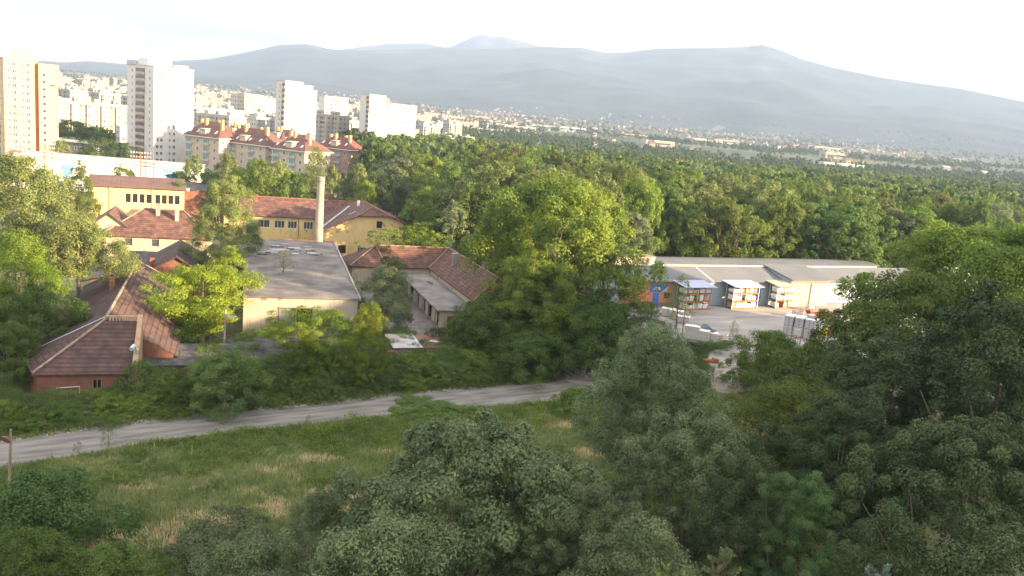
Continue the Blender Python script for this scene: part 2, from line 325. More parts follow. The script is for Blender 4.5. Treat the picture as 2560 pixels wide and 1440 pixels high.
court2 = sheet('courtyard', [G(*p) for p in [(335, 990), (345, 850), (420, 790), (620, 850), (900, 850), (930, 950)]], .004, mat('rubble_soil', (0.09, 0.075, 0.06), (0.17, 0.14, 0.115), .9, bump=.5), 3, .3)
# ---------------------------------------------------------------- vegetation
PROF = {
 'round':  lambda t: np.sqrt(np.clip(1 - ((t - .45) / .56) ** 2, 0, 1)),
 'dome':   lambda t: np.sqrt(np.clip(1 - ((t - .25) / .76) ** 2, 0, 1)),
 'oval':   lambda t: np.sqrt(np.clip(1 - ((t - .40) / .62) ** 2, 0, 1)) * (1 - .35 * t),
 'column': lambda t: np.clip(np.minimum(1, .55 + 2 * t) * (1 - t ** 2.2 * .8), 0, 1),
 'cone':   lambda t: np.clip(1.02 - t, 0, 1),
 'umbrella': lambda t: np.where(t > .55, np.sqrt(np.clip(1 - ((t - .6) / .42) ** 2, 0, 1)), .75 * t / .55 + .1),
}
def leaves(rs, c, rc, n, ls, flat=.8, out=None, up=.3, asp=.55, vbase=0.0, vspan=.5):
    d = rs.normal(size=(n, 3)); d[:, 2] += .35; d /= np.linalg.norm(d, axis=1)[:, None]
    if out is not None: d = d + out * .55; d /= np.linalg.norm(d, axis=1)[:, None]
    p = c + d * (rc * rs.uniform(.5, 1.08, n)[:, None]) * np.array([1, 1, flat])
    nr = d + rs.normal(size=(n, 3)) * .45 + np.array([0, 0, up]); nr /= np.linalg.norm(nr, axis=1)[:, None]
    a = np.cross(nr, rs.normal(size=(n, 3))); a /= np.linalg.norm(a, axis=1)[:, None]; b_ = np.cross(nr, a)
    s = ls * rs.uniform(.6, 1.4, n)[:, None]
    q = np.stack([p - a * s * .5, p + b_ * s * asp * .5 + nr * s * .08, p + a * s * .5, p - b_ * s * asp * .5 + nr * s * .08], 1)
    return q.reshape(-1, 3), np.clip(vbase + vspan * rs.rand(n), 0, 1)
def crown_np(seed, R_=5.0, z0=3.0, h=12.0, ncl=90, lpc=120, ls=.3, prof='round', rcf=.24, flat=.8, fill=.25, lob=.30, asp=.55, twig=False):
    rs = np.random.RandomState(seed); V = []; A = []; pf = PROF[prof]; k1 = rs.randint(2, 4); p1 = rs.rand() * 6.28; p2 = rs.rand() * 6.28; cen = []
    for i in range(ncl):
        t = rs.rand() if prof != 'cone' else rs.rand() ** 1.6
        if prof in ('round', 'dome'): t = .02 + .98 * rs.rand() ** .8
        th = rs.rand() * 6.28318
        lobf = 1 + lob * math.sin(k1 * th + p1 + 2.5 * t) + lob * .7 * math.sin((k1 + 3) * th + p2 - 5 * t)
        rr = float(pf(np.array(t))) * R_ * lobf * (rs.uniform(.25, .7) if rs.rand() < fill else rs.uniform(.74, 1.10))
        rc = rcf * R_ * rs.uniform(.6, 1.25)
        if prof in ('column',): rc = rcf * R_ * rs.uniform(.8, 1.4)
        c = np.array([rr * math.cos(th), rr * math.sin(th), z0 + t * (h - z0 - rc * .6) + rs.normal() * .03 * h]); cen.append((c, rc))
        o = np.array([math.cos(th) * .8, math.sin(th) * .8, .5])
        v, a = leaves(rs, c, rc, max(6, int(lpc * rs.uniform(.7, 1.2))), ls, flat, o, asp=asp, vbase=.42 * rs.rand(), vspan=.55)
        V.append(v); A.append(a)
    return np.concatenate(V), np.concatenate(A), cen
def trunk_mb(seed, h, z0, r, cen, nl=7, n=7):
    rs = random.Random(seed); mb = MB(); lean = rs.uniform(-.25, .25); top = z0 + (h - z0) * .62
    pts = [(0, 0, -.3), (lean * .2, 0, h * .12), (lean, lean * .5, z0), (lean * 1.5, lean * .3, (z0 + top) / 2), (lean * 1.2, 0, top)]
    mb.tube(pts, [r * 1.35, r, r * .75, r * .45, r * .16], n)
    big = sorted(cen, key=lambda q: -q[1])[:nl * 3]; rs.shuffle(big)
    for c, rc in big[:nl]:
        b0 = Vector((lean * .9, lean * .4, z0 * .8 + rs.random() * (top - z0) * .6)); e = Vector(c); md = b0.lerp(e, .5) + Vector((0, 0, -.05 * (e - b0).length))
        mb.tube([b0, md, e], [r * .42, r * .26, r * .08], 5)
    return mb
PROTO = {}
def proto(kind, lv, seed, prof='round', R_=5.0, z0=3.0, h=12.0, rcf=.24, flat=.8, fill=.14, lob=.30, ls=1.0, asp=.55, dens=1.0, bark=None, r=.28, tr=True):
    key = (kind, prof, lv, seed)
    if key in PROTO: return PROTO[key]
    ncl, lpc, l0 = {'xn': (250, 430, .145), 'n': (180, 260, .21), 'm': (110, 95, .38), 'f': (60, 40, .70), 's': (30, 16, 1.25)}[lv]
    V, A, cen = crown_np(seed, R_, z0, h, int(ncl), int(lpc * dens), l0 * ls, prof, rcf, flat, fill, lob, asp)
    me = npmesh(kind + '_crown', V, 4, LF[kind], A)
    tm = trunk_mb(seed, h, z0, r, cen, {'xn': 12, 'n': 10, 'm': 7, 'f': 3, 's': 0}[lv]).mesh(kind + '_trunk', bark or BARK)
    PROTO[key] = (me, tm, R_, h, V, A); return PROTO[key]
def tree(name, label, cat, P, loc, wid, hgt, rz=0.0, group=None, lean=None):
    me, tm, R_, h = P[:4]
    t = thing(name, label, cat, (loc[0], loc[1], loc[2] if len(loc) > 2 else 0), rz, group)
    sx = wid / (2 * R_); sz = hgt / h
    obj('trunk', tm, t, scale=(sx, sx, sz)); obj('crown', me, t, scale=(sx, sx, sz))
    if lean: t.rotation_euler = (lean[0], lean[1], rz)
    return t
def at_tree(px, pytop, d):
    p = DD(px, pytop, d); return Vector((p.x + .032 * p.z, d, 0)), p.z
# --- single trees: label, name, kind, profile, level, px, top py, distance, width px, seed, options
TREES = [
 # in front and at the bottom of the photo
 ('broad dark green tree filling the bottom middle of the photo, puffy leaf clumps', 'robinia_tree', 'grey', 'dome', 'xn', 1165, 1080, 46, 760, 11, dict(rcf=.13, z0=1.5, fill=.1)),
 ('grey green tree at the bottom edge, right of the broad puffy one', 'robinia_tree', 'grey', 'dome', 'xn', 1420, 1215, 42, 400, 12, dict(rcf=.13, z0=1.5, fill=.1)),
 ('pale sage young tree left of the broad puffy tree above dry grass', 'robinia_tree', 'grey', 'oval', 'n', 790, 1235, 47, 230, 13, dict(z0=1.2)),
 ('low grey green tree at the bottom edge below the pale sage one', 'robinia_tree', 'grey', 'dome', 'n', 640, 1345, 40, 330, 14, dict(z0=1)),
 ('dark green tree cut by the bottom edge under the broad puffy tree', 'robinia_tree', 'grey', 'dome', 'n', 960, 1290, 38, 420, 15, dict(z0=1)),
 ('grey green tree cut by the bottom edge under the feathery tree', 'robinia_tree', 'grey', 'dome', 'n', 1600, 1300, 38, 360, 16, dict(z0=1)),
 ('tall airy tree with fine feathery foliage hiding the end of the gravel road', 'feathery_tree', 'grey', 'oval', 'xn', 1640, 825, 66, 345, 17, dict(rcf=.2, fill=.3, z0=4)),
 ('grey green tree with layered boughs below the feathery tree', 'robinia_tree', 'grey', 'dome', 'xn', 1740, 1040, 52, 430, 18, dict(rcf=.14, z0=1.5, fill=.1)),
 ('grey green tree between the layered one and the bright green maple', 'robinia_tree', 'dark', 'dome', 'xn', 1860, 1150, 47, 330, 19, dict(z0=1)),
 ('dark oak whose top edge touches the concrete driveway of the yard', 'oak_tree', 'oak', 'dome', 'xn', 1990, 960, 64, 330, 20, dict(z0=2)),
 ('bushy bright maple growing in the dark gap low on the right', 'maple_tree', 'fresh', 'round', 'xn', 2005, 1195, 43, 230, 21, dict(z0=1, asp=.8, lob=.5, rcf=.2)),
 ('big oak with a sunlit yellow green top at the right edge', 'oak_tree', 'maple', 'dome', 'xn', 2480, 578, 96, 500, 22, dict(rcf=.17, z0=5)),
 ('dark oak hiding the right end of the grey warehouses', 'oak_tree', 'oak', 'dome', 'xn', 2330, 695, 84, 490, 23, dict(rcf=.15, z0=3, fill=.1)),
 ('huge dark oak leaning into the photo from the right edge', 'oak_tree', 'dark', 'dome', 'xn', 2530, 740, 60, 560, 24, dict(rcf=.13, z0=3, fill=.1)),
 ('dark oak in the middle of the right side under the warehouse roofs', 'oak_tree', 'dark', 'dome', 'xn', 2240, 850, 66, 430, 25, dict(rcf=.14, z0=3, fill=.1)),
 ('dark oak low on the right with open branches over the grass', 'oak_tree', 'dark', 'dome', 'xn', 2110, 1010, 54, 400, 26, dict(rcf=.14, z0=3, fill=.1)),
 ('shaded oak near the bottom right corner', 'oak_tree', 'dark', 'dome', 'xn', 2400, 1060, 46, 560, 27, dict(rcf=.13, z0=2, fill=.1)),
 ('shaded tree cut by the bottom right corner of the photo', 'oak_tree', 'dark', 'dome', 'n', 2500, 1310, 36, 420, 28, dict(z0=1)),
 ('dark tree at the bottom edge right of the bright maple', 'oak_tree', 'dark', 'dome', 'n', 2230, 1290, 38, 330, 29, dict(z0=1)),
 ('round green bush beside the concrete driveway, below the stack of grey crates', 'bush', 'maple', 'dome', 'n', 1925, 828, 108, 165, 30, dict(z0=.2)),
 ('green bush right of the driveway behind the dark oak', 'bush', 'shrub', 'dome', 'n', 2030, 865, 96, 170, 31, dict(z0=.2)),
 ('thorn bush with pale blossom dots in the bottom left corner', 'hawthorn_bush', 'flower', 'dome', 'n', 95, 1195, 54, 330, 32, dict(z0=.3)),
 ('green bush at the bottom edge below the blossoming thorn bush', 'bush', 'shrub', 'dome', 'n', 60, 1330, 44, 260, 33, dict(z0=.3)),
 ('green bush at the bottom edge right of the blossoming thorn bush', 'bush', 'shrub', 'dome', 'n', 290, 1360, 44, 240, 34, dict(z0=.3)),
 ('low blue green sumac thicket below the dry grass strip', 'sumac_bush', 'grey', 'umbrella', 'n', 560, 1308, 50, 330, 35, dict(z0=.5, flat=.35)),
 # around the road
 ('pale green elder bush with white flower heads at the foot of the wooden pole', 'elder_bush', 'flower', 'dome', 'n', 560, 878, 84, 165, 36, dict(z0=.3)),
 ('small bushes drooping over the road end beside the walking person', 'bush', 'maple', 'dome', 'm', 1440, 975, 94, 110, 37, dict(z0=.1)),
 ('dark bramble heap on the near edge of the gravel road', 'bush', 'shrub', 'dome', 'm', 1080, 1015, 90, 190, 38, dict(z0=.05)),
 # middle distance
 ('huge lime green linden towering over the middle of the photo', 'linden_tree', 'maple', 'dome', 'xn', 1392, 448, 128, 420, 41, dict(rcf=.17, z0=5)),
 ('yellow topped maple in front of the huge linden', 'maple_tree', 'maple', 'oval', 'xn', 1330, 640, 114, 230, 42, dict(rcf=.2, z0=2, asp=.8)),
 ('olive robinia with pale drooping clusters right of the huge linden', 'robinia_tree', 'olive', 'oval', 'n', 1520, 600, 122, 185, 43, dict(rcf=.17, z0=3)),
 ('dark green tree under the olive robinia beside the orange building', 'ash_tree', 'shrub', 'dome', 'n', 1488, 745, 112, 200, 44, dict(z0=1)),
 ('broad tree left of the yellow topped maple, beside the brick garages', 'walnut_tree', 'shrub', 'dome', 'n', 1235, 745, 112, 190, 45, dict(z0=1)),
 ('dark tree over the dirt path with the old rails', 'ash_tree', 'shrub', 'dome', 'n', 1330, 830, 107, 180, 46, dict(z0=.8)),
 ('conical dark spruce behind the huge linden', 'spruce_tree', 'dark', 'cone', 'm', 1225, 500, 150, 120, 47, dict(z0=2)),
 ('layered ailanthus with yellow green fronds before the flat roofed hall', 'ailanthus_tree', 'yellow', 'umbrella', 'n', 500, 652, 108, 275, 48, dict(flat=.45, asp=.35, z0=2)),
 ('pale yellow tree rising behind the layered ailanthus', 'poplar_tree', 'yellow', 'oval', 'm', 572, 612, 120, 80, 49, dict(z0=1)),
 ('yellow green ailanthus hiding the big opening of the hall', 'ailanthus_tree', 'yellow', 'umbrella', 'n', 780, 768, 97, 190, 50, dict(flat=.45, asp=.35, z0=1.5)),
 ('narrow lime tree at the right corner of the hall', 'ailanthus_tree', 'yellow', 'oval', 'n', 920, 765, 96, 105, 51, dict(z0=.5)),
 ('pale sage willow in the courtyard between hall and garages', 'willow_tree', 'sage', 'oval', 'n', 965, 665, 120, 150, 52, dict(z0=.8)),
 ('dense green bush on the corner of the garage roof', 'bush', 'shrub', 'dome', 'm', 975, 640, 142, 75, 53, dict(z0=.5)),
 ('small ailanthus before the yellow gable house', 'ailanthus_tree', 'maple', 'umbrella', 'm', 958, 566, 160, 85, 54, dict(flat=.45, asp=.35)),
 ('flat topped yellow tree right of the yellow gable house', 'ailanthus_tree', 'yellow', 'umbrella', 'm', 1045, 560, 164, 120, 55, dict(flat=.45, asp=.35, z0=2)),
 ('round grey green tree behind the red hip roofs', 'robinia_tree', 'sage', 'oval', 'm', 1130, 508, 172, 90, 56, dict(z0=1)),
 ('tall dark green tree beside the roofless white walls', 'ash_tree', 'maple', 'oval', 'm', 1050, 470, 188, 95, 57, dict(z0=1)),
 ('big drooping birch with a white trunk before the red roofs', 'birch_tree', 'olive', 'oval', 'n', 553, 445, 140, 165, 58, dict(rcf=.22, z0=2, asp=.4, bark='b', dens=1.7, lob=.15)),
 ('slender poplar spire rising over the roofs beside the chimney', 'poplar_tree', 'olive', 'column', 'm', 785, 368, 215, 62, 59, dict(z0=.4, rcf=.42, dens=2.6, ls=1.1, lob=.15)),
 # left edge
 ('tall olive tree at the left edge over the blue and white plant', 'poplar_tree', 'olive', 'oval', 'n', 60, 395, 118, 230, 61, dict(z0=4)),
 ('olive tree with a visible pale trunk left of the long brick house', 'robinia_tree', 'olive', 'dome', 'n', 185, 545, 112, 190, 62, dict(z0=5)),
 ('narrow olive tree between the left edge and the yellow workshop', 'poplar_tree', 'olive', 'oval', 'n', 185, 415, 128, 110, 63, dict(z0=3)),
 ('bright yellow green tree at the left edge', 'maple_tree', 'yellow', 'oval', 'n', 40, 580, 100, 190, 64, dict(z0=2)),
 ('dark round tree in shade at the left edge beside the brick house', 'ash_tree', 'shrub', 'dome', 'n', 95, 725, 94, 190, 65, dict(z0=1)),
 ('low green tree at the left edge under the dark round one', 'ash_tree', 'shrub', 'dome', 'n', 10, 810, 86, 150, 66, dict(z0=.5)),
 ('slim pointed spruce before the blue panel of the white plant', 'spruce_tree', 'dark', 'cone', 'm', 192, 396, 205, 42, 67, dict(z0=.5)),
 ('round green tree before the white plant above the workshop roof', 'ash_tree', 'maple', 'dome', 'm', 305, 418, 232, 80, 68, dict(z0=1)),
]
XT = [ # row of trees behind the roofs: px, top, D, w, kind, prof
 (478, 388, 232, 62, 'olive', 'oval'), (440, 430, 240, 60, 'maple', 'dome'), (520, 425, 226, 70, 'shrub', 'dome'), (568, 384, 246, 62, 'olive', 'oval'), (600, 420, 222, 80, 'maple', 'dome'),
 (640, 400, 230, 80, 'maple', 'dome'), (690, 402, 226, 95, 'olive', 'dome'), (655, 432, 212, 80, 'maple', 'dome'), (730, 430, 214, 90, 'maple', 'dome'), (828, 412, 226, 46, 'olive', 'oval'),
 (862, 425, 236, 50, 'sage', 'oval'), (895, 412, 236, 70, 'olive', 'oval'), (940, 430, 228, 80, 'olive', 'dome'), (910, 455, 216, 60, 'yellow', 'dome'), (985, 440, 232, 75, 'sage', 'dome'),
 (150, 352, 318, 50, 'olive', 'oval'), (178, 300, 400, 90, 'shrub', 'dome'), (215, 318, 380, 90, 'shrub', 'dome'), (255, 345, 350, 90, 'shrub', 'dome'), (140, 318, 390, 60, 'olive', 'dome'), (300, 355, 330, 70, 'dark', 'dome'), (232, 382, 300, 30, 'shrub', 'dome'),
 (20, 385, 250, 60, 'shrub', 'dome'), (8, 470, 190, 90, 'maple', 'dome'), (215, 480, 185, 60, 'maple', 'oval'), (440, 455, 215, 60, 'shrub', 'dome'), (100, 420, 225, 60, 'olive', 'oval'), (245, 440, 236, 50, 'maple', 'dome')]
for row in TREES:
    lab, nm, kind, prof, lv, px, py, d, wp, seed, op = row
    op = dict(op); bark = BIRCH if op.pop('bark', None) else None
    b0, hh = at_tree(px, py, d); hp = min(38.0, max(5.0, 10.0 * hh / (wp * d / F))); op['z0'] = op.get('z0', 3.0) * hp / 12.0
    P_ = proto(kind, lv, seed, prof, bark=bark, h=hp, **op)
    tree(nm, lab, 'bush' if 'bush' in nm else 'tree', P_, b0, wp * d / F * (1.0 if lv != 'xn' else .96), hh, rz=seed * 1.7)
for i, (px, py, d, wp, kind, prof) in enumerate(XT):
    P_ = proto(kind, 'm', 80 + i % 4, prof); b0, hh = at_tree(px, py, d)
    tree('broadleaf_tree', 'leafy tree growing between the old roofs and the apartment houses' if i < 15 else 'leafy tree near the feet of the tall towers', 'tree', P_, b0, wp * d / F * 1.1, hh, rz=i * 2.1, group='trees between the roofs and the apartment houses' if i < 15 else 'trees near the towers')
# --- forest
rf = random.Random(5)
def px_of(x, y, z):
    f_ = y * math.cos(PITCH) - (z - H) * math.sin(PITCH); u = y * math.sin(PITCH) + (z - H) * math.cos(PITCH); a = x / f_ * F; b_ = -u / f_ * F
    return CX + a * math.cos(ROLL) - b_ * math.sin(ROLL), CY + a * math.sin(ROLL) + b_ * math.cos(ROLL)
FAR_EDGE = [(780, 640), (900, 640), (1100, 640), (1500, 660), (2000, 740), (2300, 860), (2700, 900)]
LEFT_EDGE = [(175, 1170), (200, 1110), (240, 1010), (300, 965), (380, 930), (470, 885), (560, 860), (640, 850)]
spots = []
y_ = 178.0
while y_ < 900:
    sp = 9.5 if y_ < 420 else 11.0; x_ = -160.0
    while x_ < 640:
        x, y = x_ + rf.uniform(-3.6, 3.6), y_ + rf.uniform(-3.6, 3.6); p = px_of(x, y, 18.0); x_ += sp
        if p[0] > 2680: continue
        far = np.interp(p[0], [q[0] for q in FAR_EDGE], [q[1] for q in FAR_EDGE]); le = np.interp(y, [q[0] for q in LEFT_EDGE], [q[1] for q in LEFT_EDGE])
        if y > far or p[0] < le: continue
        if y < 194 + .42 * (x - 20) and x > 14: continue           # warehouses and their yard
        if x <= 14 and y < 186 - .5 * x and x > -40 and y < 200: pass
        spots.append((x, y))
    y_ += sp * .86
spots.sort(key=lambda q: q[1])
FK = ['oak', 'maple', 'olive', 'shrub', 'oak', 'maple', 'sage', 'maple', 'oak', 'olive', 'shrub', 'dark', 'oak', 'maple']
NIND = 290
def wherein(x, y):
    q = px_of(x, y, 18)[0]
    return ', left of the huge linden' if q < 1180 else ', behind the huge linden' if q < 1600 else ', above the warehouse roofs' if q < 2150 else ', above the oaks at the right'
fl = {'oak': 'oak standing in the forest, dark green', 'maple': 'fresh green tree standing in the forest', 'olive': 'olive green tree standing in the forest',
      'dark': 'dark green tree standing in the forest', 'shrub': 'mid green tree standing in the forest', 'sage': 'pale grey green tree standing in the forest'}
SV, SA, SK = {}, {}, 0
for i, (x, y) in enumerate(spots):
    kind = FK[rf.randrange(len(FK))]; wid = rf.uniform(10.5, 18); hh = rf.uniform(14.5, 23)
    if 1180 < px_of(x, y, 18)[0] < 1480 and 240 < y < 330 and rf.random() < .5: kind = 'brown' if rf.random() < .12 else 'oak'; hh += 3
    if i < NIND:
        P_ = proto(kind, 'm' if y < 300 else 'f', 90 + rf.randrange(3), rf.choice(['dome', 'dome', 'round', 'oval']), rcf=.21, z0=2.5, dens=1.3, ls=.9)
        tree('forest_tree', fl.get(kind, 'brownish withered tree of the forest') + wherein(x, y), 'tree', P_, (x, y), wid, hh, rz=rf.random() * 6.28, group='single trees of the forest')
    else:
        P_ = proto(kind if kind != 'brown' else 'oak', 's', 70 + rf.randrange(3), 'dome', rcf=.26, dens=1.0 if y > 450 else 1.7, ls=.95); V, A = P_[4], P_[5]
        if rf.random() < .03 and y > 500: kind = 'dark'; P_ = proto('dark', 's', 75, 'cone'); V, A = P_[4], P_[5]; wid *= .5; hh += 2
        th = rf.random() * 6.28; cs, sn = math.cos(th), math.sin(th); sx = wid / 10.0; sz = hh / 12.0
        W_ = np.empty_like(V); W_[:, 0] = (V[:, 0] * cs - V[:, 1] * sn) * sx + x; W_[:, 1] = (V[:, 0] * sn + V[:, 1] * cs) * sx + y; W_[:, 2] = V[:, 2] * sz
        SV.setdefault(kind, []).append(W_); SA.setdefault(kind, []).append(np.clip(A + rf.uniform(-.3, .3), 0, 1))
ks = [k for k in SV]
V = np.concatenate([np.concatenate(SV[k]) for k in ks]); A = np.concatenate([np.concatenate(SA[k]) for k in ks]); MI = np.concatenate([np.full(sum(len(q) for q in SV[k]) // 4, i) for i, k in enumerate(ks)])
fo = obj('forest', npmesh('forest', V, 4, [LF[k if k != 'brown' else 'oak'] for k in ks], A, MI))
tag(fo, 'wide forest of closely packed crowns reaching back to the valley', 'forest', kind='stuff')
# --- hedge bank between the road and the walls
rh = random.Random(8)
tp = [G(*p) for p in top]
SHP = [proto(k_, 'm', 101 + i_, 'dome', z0=.1, rcf=r_, ls=l_, h=6.5) for i_, (k_, r_, l_) in enumerate([('shrub', .20, .6), ('maple', .20, .6), ('shrub', .24, .5), ('dark', .22, .6)])]
def along(tt):
    L_ = [(tp[i + 1] - tp[i]).length for i in range(len(tp) - 1)]; s_ = tt * sum(L_)
    for i, q in enumerate(L_):
        if s_ <= q: return tp[i].lerp(tp[i + 1], s_ / q)
        s_ -= q
    return tp[-1]
def shlab(p):
    q = px_of(p.x, p.y, 0)[0]
    return 'tangled green shrub of the roadside bank, ' + ('below the long brick house' if q < 420 else 'near the elder bush and grey pole' if q < 680 else 'below the flat roofed hall' if q < 990 else 'between the corrugated shed and the dirt path')
rd = (tp[-1] - tp[2]).normalized(); rdn = np.array([rd.y, -rd.x])
nrm = Vector((-(tp[-1] - tp[2]).y, (tp[-1] - tp[2]).x, 0)).normalized()
for rowi, (off, hmin, hmax, wmin, wmax, cnt) in enumerate([(1.6, .7, 1.7, 2.2, 3.4, 46), (3.8, 1.7, 3.0, 3.4, 5.0, 36), (6.4, 2.6, 4.2, 4.2, 6.0, 30), (9.6, 2.4, 4.2, 4.2, 5.8, 18)]):
    for k in range(cnt):
        tt = (k + rh.uniform(.2, .8)) / cnt
        if tt > .955: continue
        p = along(tt) + nrm * (off + rh.uniform(-.9, .9)); 
        if rowi == 3:
            q = px_of(p.x, p.y, 0)
            if q[0] < 520 or q[0] > 1500: continue
        tree('roadside_shrub', shlab(p), 'shrub', SHP[rh.choice([0, 1, 1, 1, 2, 2])], p, rh.uniform(wmin, wmax), rh.uniform(hmin, hmax) * (.62 if 80 < px_of(p.x, p.y, 0)[0] < 345 else 1.0), rz=rh.random() * 6.28, group='shrubs of the bank along the gravel road')
# more undergrowth against the buildings and under the trees
for k, (px, py, wp, hh) in enumerate([(600, 905, 110, 3.6), (660, 890, 110, 3.8), (620, 930, 120, 3.6), (740, 920, 110, 3.6), (790, 925, 110, 3.4), (520, 930, 110, 3.6), (950, 900, 90, 3.4), (20, 940, 140, 3.5), (70, 955, 120, 3), (20, 870, 120, 5), (450, 900, 110, 4), (470, 850, 110, 4.5), (630, 930, 80, 3), (430, 940, 90, 3), (700, 905, 90, 3.2), (830, 900, 80, 3), (860, 870, 90, 4),
        (1010, 880, 100, 3.2), (1060, 905, 90, 3), (1110, 890, 110, 4), (1160, 900, 120, 5), (1250, 905, 130, 5), (1300, 930, 100, 3.5), (1370, 925, 60, 3), (1180, 830, 90, 5), (1480, 895, 90, 5), (1530, 880, 110, 6), (1580, 840, 90, 6), (1500, 950, 60, 2.6),
        (1620, 800, 60, 3.5), (1640, 860, 90, 4), (1720, 880, 90, 2), (1780, 878, 70, 1.5), (1810, 870, 50, 1.2), (1740, 950, 90, 3), (1690, 960, 110, 4), (1870, 960, 100, 3), (1930, 990, 120, 5)]):
    p = G(px, py); P_ = SHP[k % 4]
    tree('roadside_shrub', 'leafy shrub growing wild round the old walls and the yard entrance', 'shrub', P_, (p.x, p.y), wp * p.y / F, hh, rz=k * 1.3, group='wild shrubs round the walls and the yard entrance')
# under-forest rim beside the warehouses and on the left so that no bare soil shows
for k in range(26):
    x = 20 + k * 5.2 + rh.uniform(-1, 1); y = 204 + .42 * (x - 20) + rh.uniform(-1, 2)
    tree('forest_shrub', 'shrub at the forest edge behind the warehouse roofs', 'shrub', SHP[k % 4], (x, y), rh.uniform(6, 8), rh.uniform(5, 8), rz=k, group='shrubs at the forest edge behind the warehouses')
# --- meadow
def inpoly(X, Y, poly):
    c = np.zeros(X.shape, bool); n_ = len(poly)
    for i in range(n_):
        (x1, y1), (x2, y2) = poly[i], poly[(i + 1) % n_]
        if y1 == y2: continue
        cond = ((y1 > Y) != (y2 > Y)) & (X < (x2 - x1) * (Y - y1) / (y2 - y1) + x1); c ^= cond
    return c
mead = [tuple(G(*p)[:2]) for p in [(-260, 1210), (-120, 1186), (0, 1168), (140, 1146), (280, 1124), (420, 1102), (560, 1084), (700, 1068), (860, 1052), (1000, 1036), (1160, 1022), (1280, 1014), (1370, 1006), (1500, 990), (1780, 985), (1900, 990), (2100, 1200), (1600, 1440), (300, 1440), (-300, 1440)]]
verge = [tuple(G(*p)[:2]) for p in [(-260, 1146), (0, 1104), (300, 1063), (560, 1032), (840, 1006), (1100, 977), (1370, 953), (1380, 925), (1100, 940), (840, 965), (560, 985), (300, 1010), (0, 1050), (-260, 1090)]]
wild = [tuple(G(*p)[:2]) for p in [(1740, 860), (1840, 858), (1775, 880), (1765, 900), (1780, 985), (1500, 985), (1500, 950), (1640, 860)]]
rs = np.random.RandomState(4)
def scatter(poly, n_):
    a = np.array(poly); lo, hi = a.min(0), a.max(0); P = rs.rand(n_ * 3, 2) * (hi - lo) + lo; P = P[inpoly(P[:, 0], P[:, 1], poly)][:n_]; return P
def patch(P, f, s): return grid_noise(P[:, 0] * f, P[:, 1] * f, s)
rd = (tp[-1] - tp[2]).normalized(); rdn = np.array([rd.y, -rd.x])
def blades(P, hmin, hmax, wd, base, nper=3):
    n_ = len(P); dist = (P - np.array(tp[5][:2])) @ rdn
    dry = .10 + .50 * patch(P, .35, 21) + .35 * patch(P, 1.3, 22) + .75 * np.exp(-((dist - 15.5) / 1.6) ** 2) + .95 * np.exp(-((dist - 24.0) / 3.2) ** 2) + .30 * np.exp(-((dist - 19.0) / 1.2) ** 2) + .35 * np.exp(-((dist - 4.5) / .8) ** 2)
    V = []; A = []
    for k in range(nper):
        h_ = rs.uniform(hmin, hmax, n_) * (1 + .3 * patch(P, .5, 31)); th = rs.rand(n_) * 6.28; ln = rs.uniform(0, .5, n_) * h_; w_ = wd * rs.uniform(.6, 1.4, n_)
        b0 = np.stack([P[:, 0] + rs.normal(size=n_) * .12, P[:, 1] + rs.normal(size=n_) * .12, np.zeros(n_)], 1)
        d1 = np.stack([np.cos(th), np.sin(th), 0 * th], 1); d2 = np.stack([-np.sin(th), np.cos(th), 0 * th], 1)
        V.append(np.stack([b0 - d1 * w_[:, None], b0 + d1 * w_[:, None], b0 + d2 * ln[:, None] + np.stack([0 * h_, 0 * h_, h_], 1)], 1).reshape(-1, 3))
        A.append(np.clip(base + .25 * rs.rand(n_) + .75 * np.clip(dry, -.2, 1.2) , 0, 1))
    return np.concatenate(V), np.concatenate(A)
v1, a1 = blades(scatter(mead, 62000), .18, .55, .045, .12); v2, a2 = blades(scatter(verge, 9000), .2, .6, .045, .1); v3, a3 = blades(scatter(wild, 8000), .2, .6, .05, .0)
me = npmesh('grass', np.concatenate([v1, v2, v3]), 3, LF['grass'], np.concatenate([a1, a2, a3]))
tag(obj('grass', me), 'long green and dry yellow grass of the meadow below the gravel road', 'grass', kind='stuff')
V = []; A = []
P = scatter(mead, 4200); _dd = (P - np.array(tp[5][:2])) @ rdn; keep = patch(P, .22, 44) + .25 * patch(P, .9, 45) - .8 * (_dd > 21.5) > .05; P = P[keep]
P = np.concatenate([P, scatter(verge, 260), scatter(wild, 160)])
for (x, y) in P:
    r_ = rs.uniform(.25, .9) * (1.5 if rs.rand() < .08 else 1); v, a = leaves(rs, np.array([x, y, r_ * .4]), r_, int(30 + 70 * r_), .15, .8, vbase=.35 * rs.rand(), vspan=.5); v[:, 2] = np.maximum(v[:, 2], .02); V.append(v); A.append(a)
tag(obj('weeds', npmesh('weeds', np.concatenate(V), 4, LF['maple'], np.concatenate(A))), 'leafy green weeds spread through the meadow grass', 'weeds', kind='stuff')
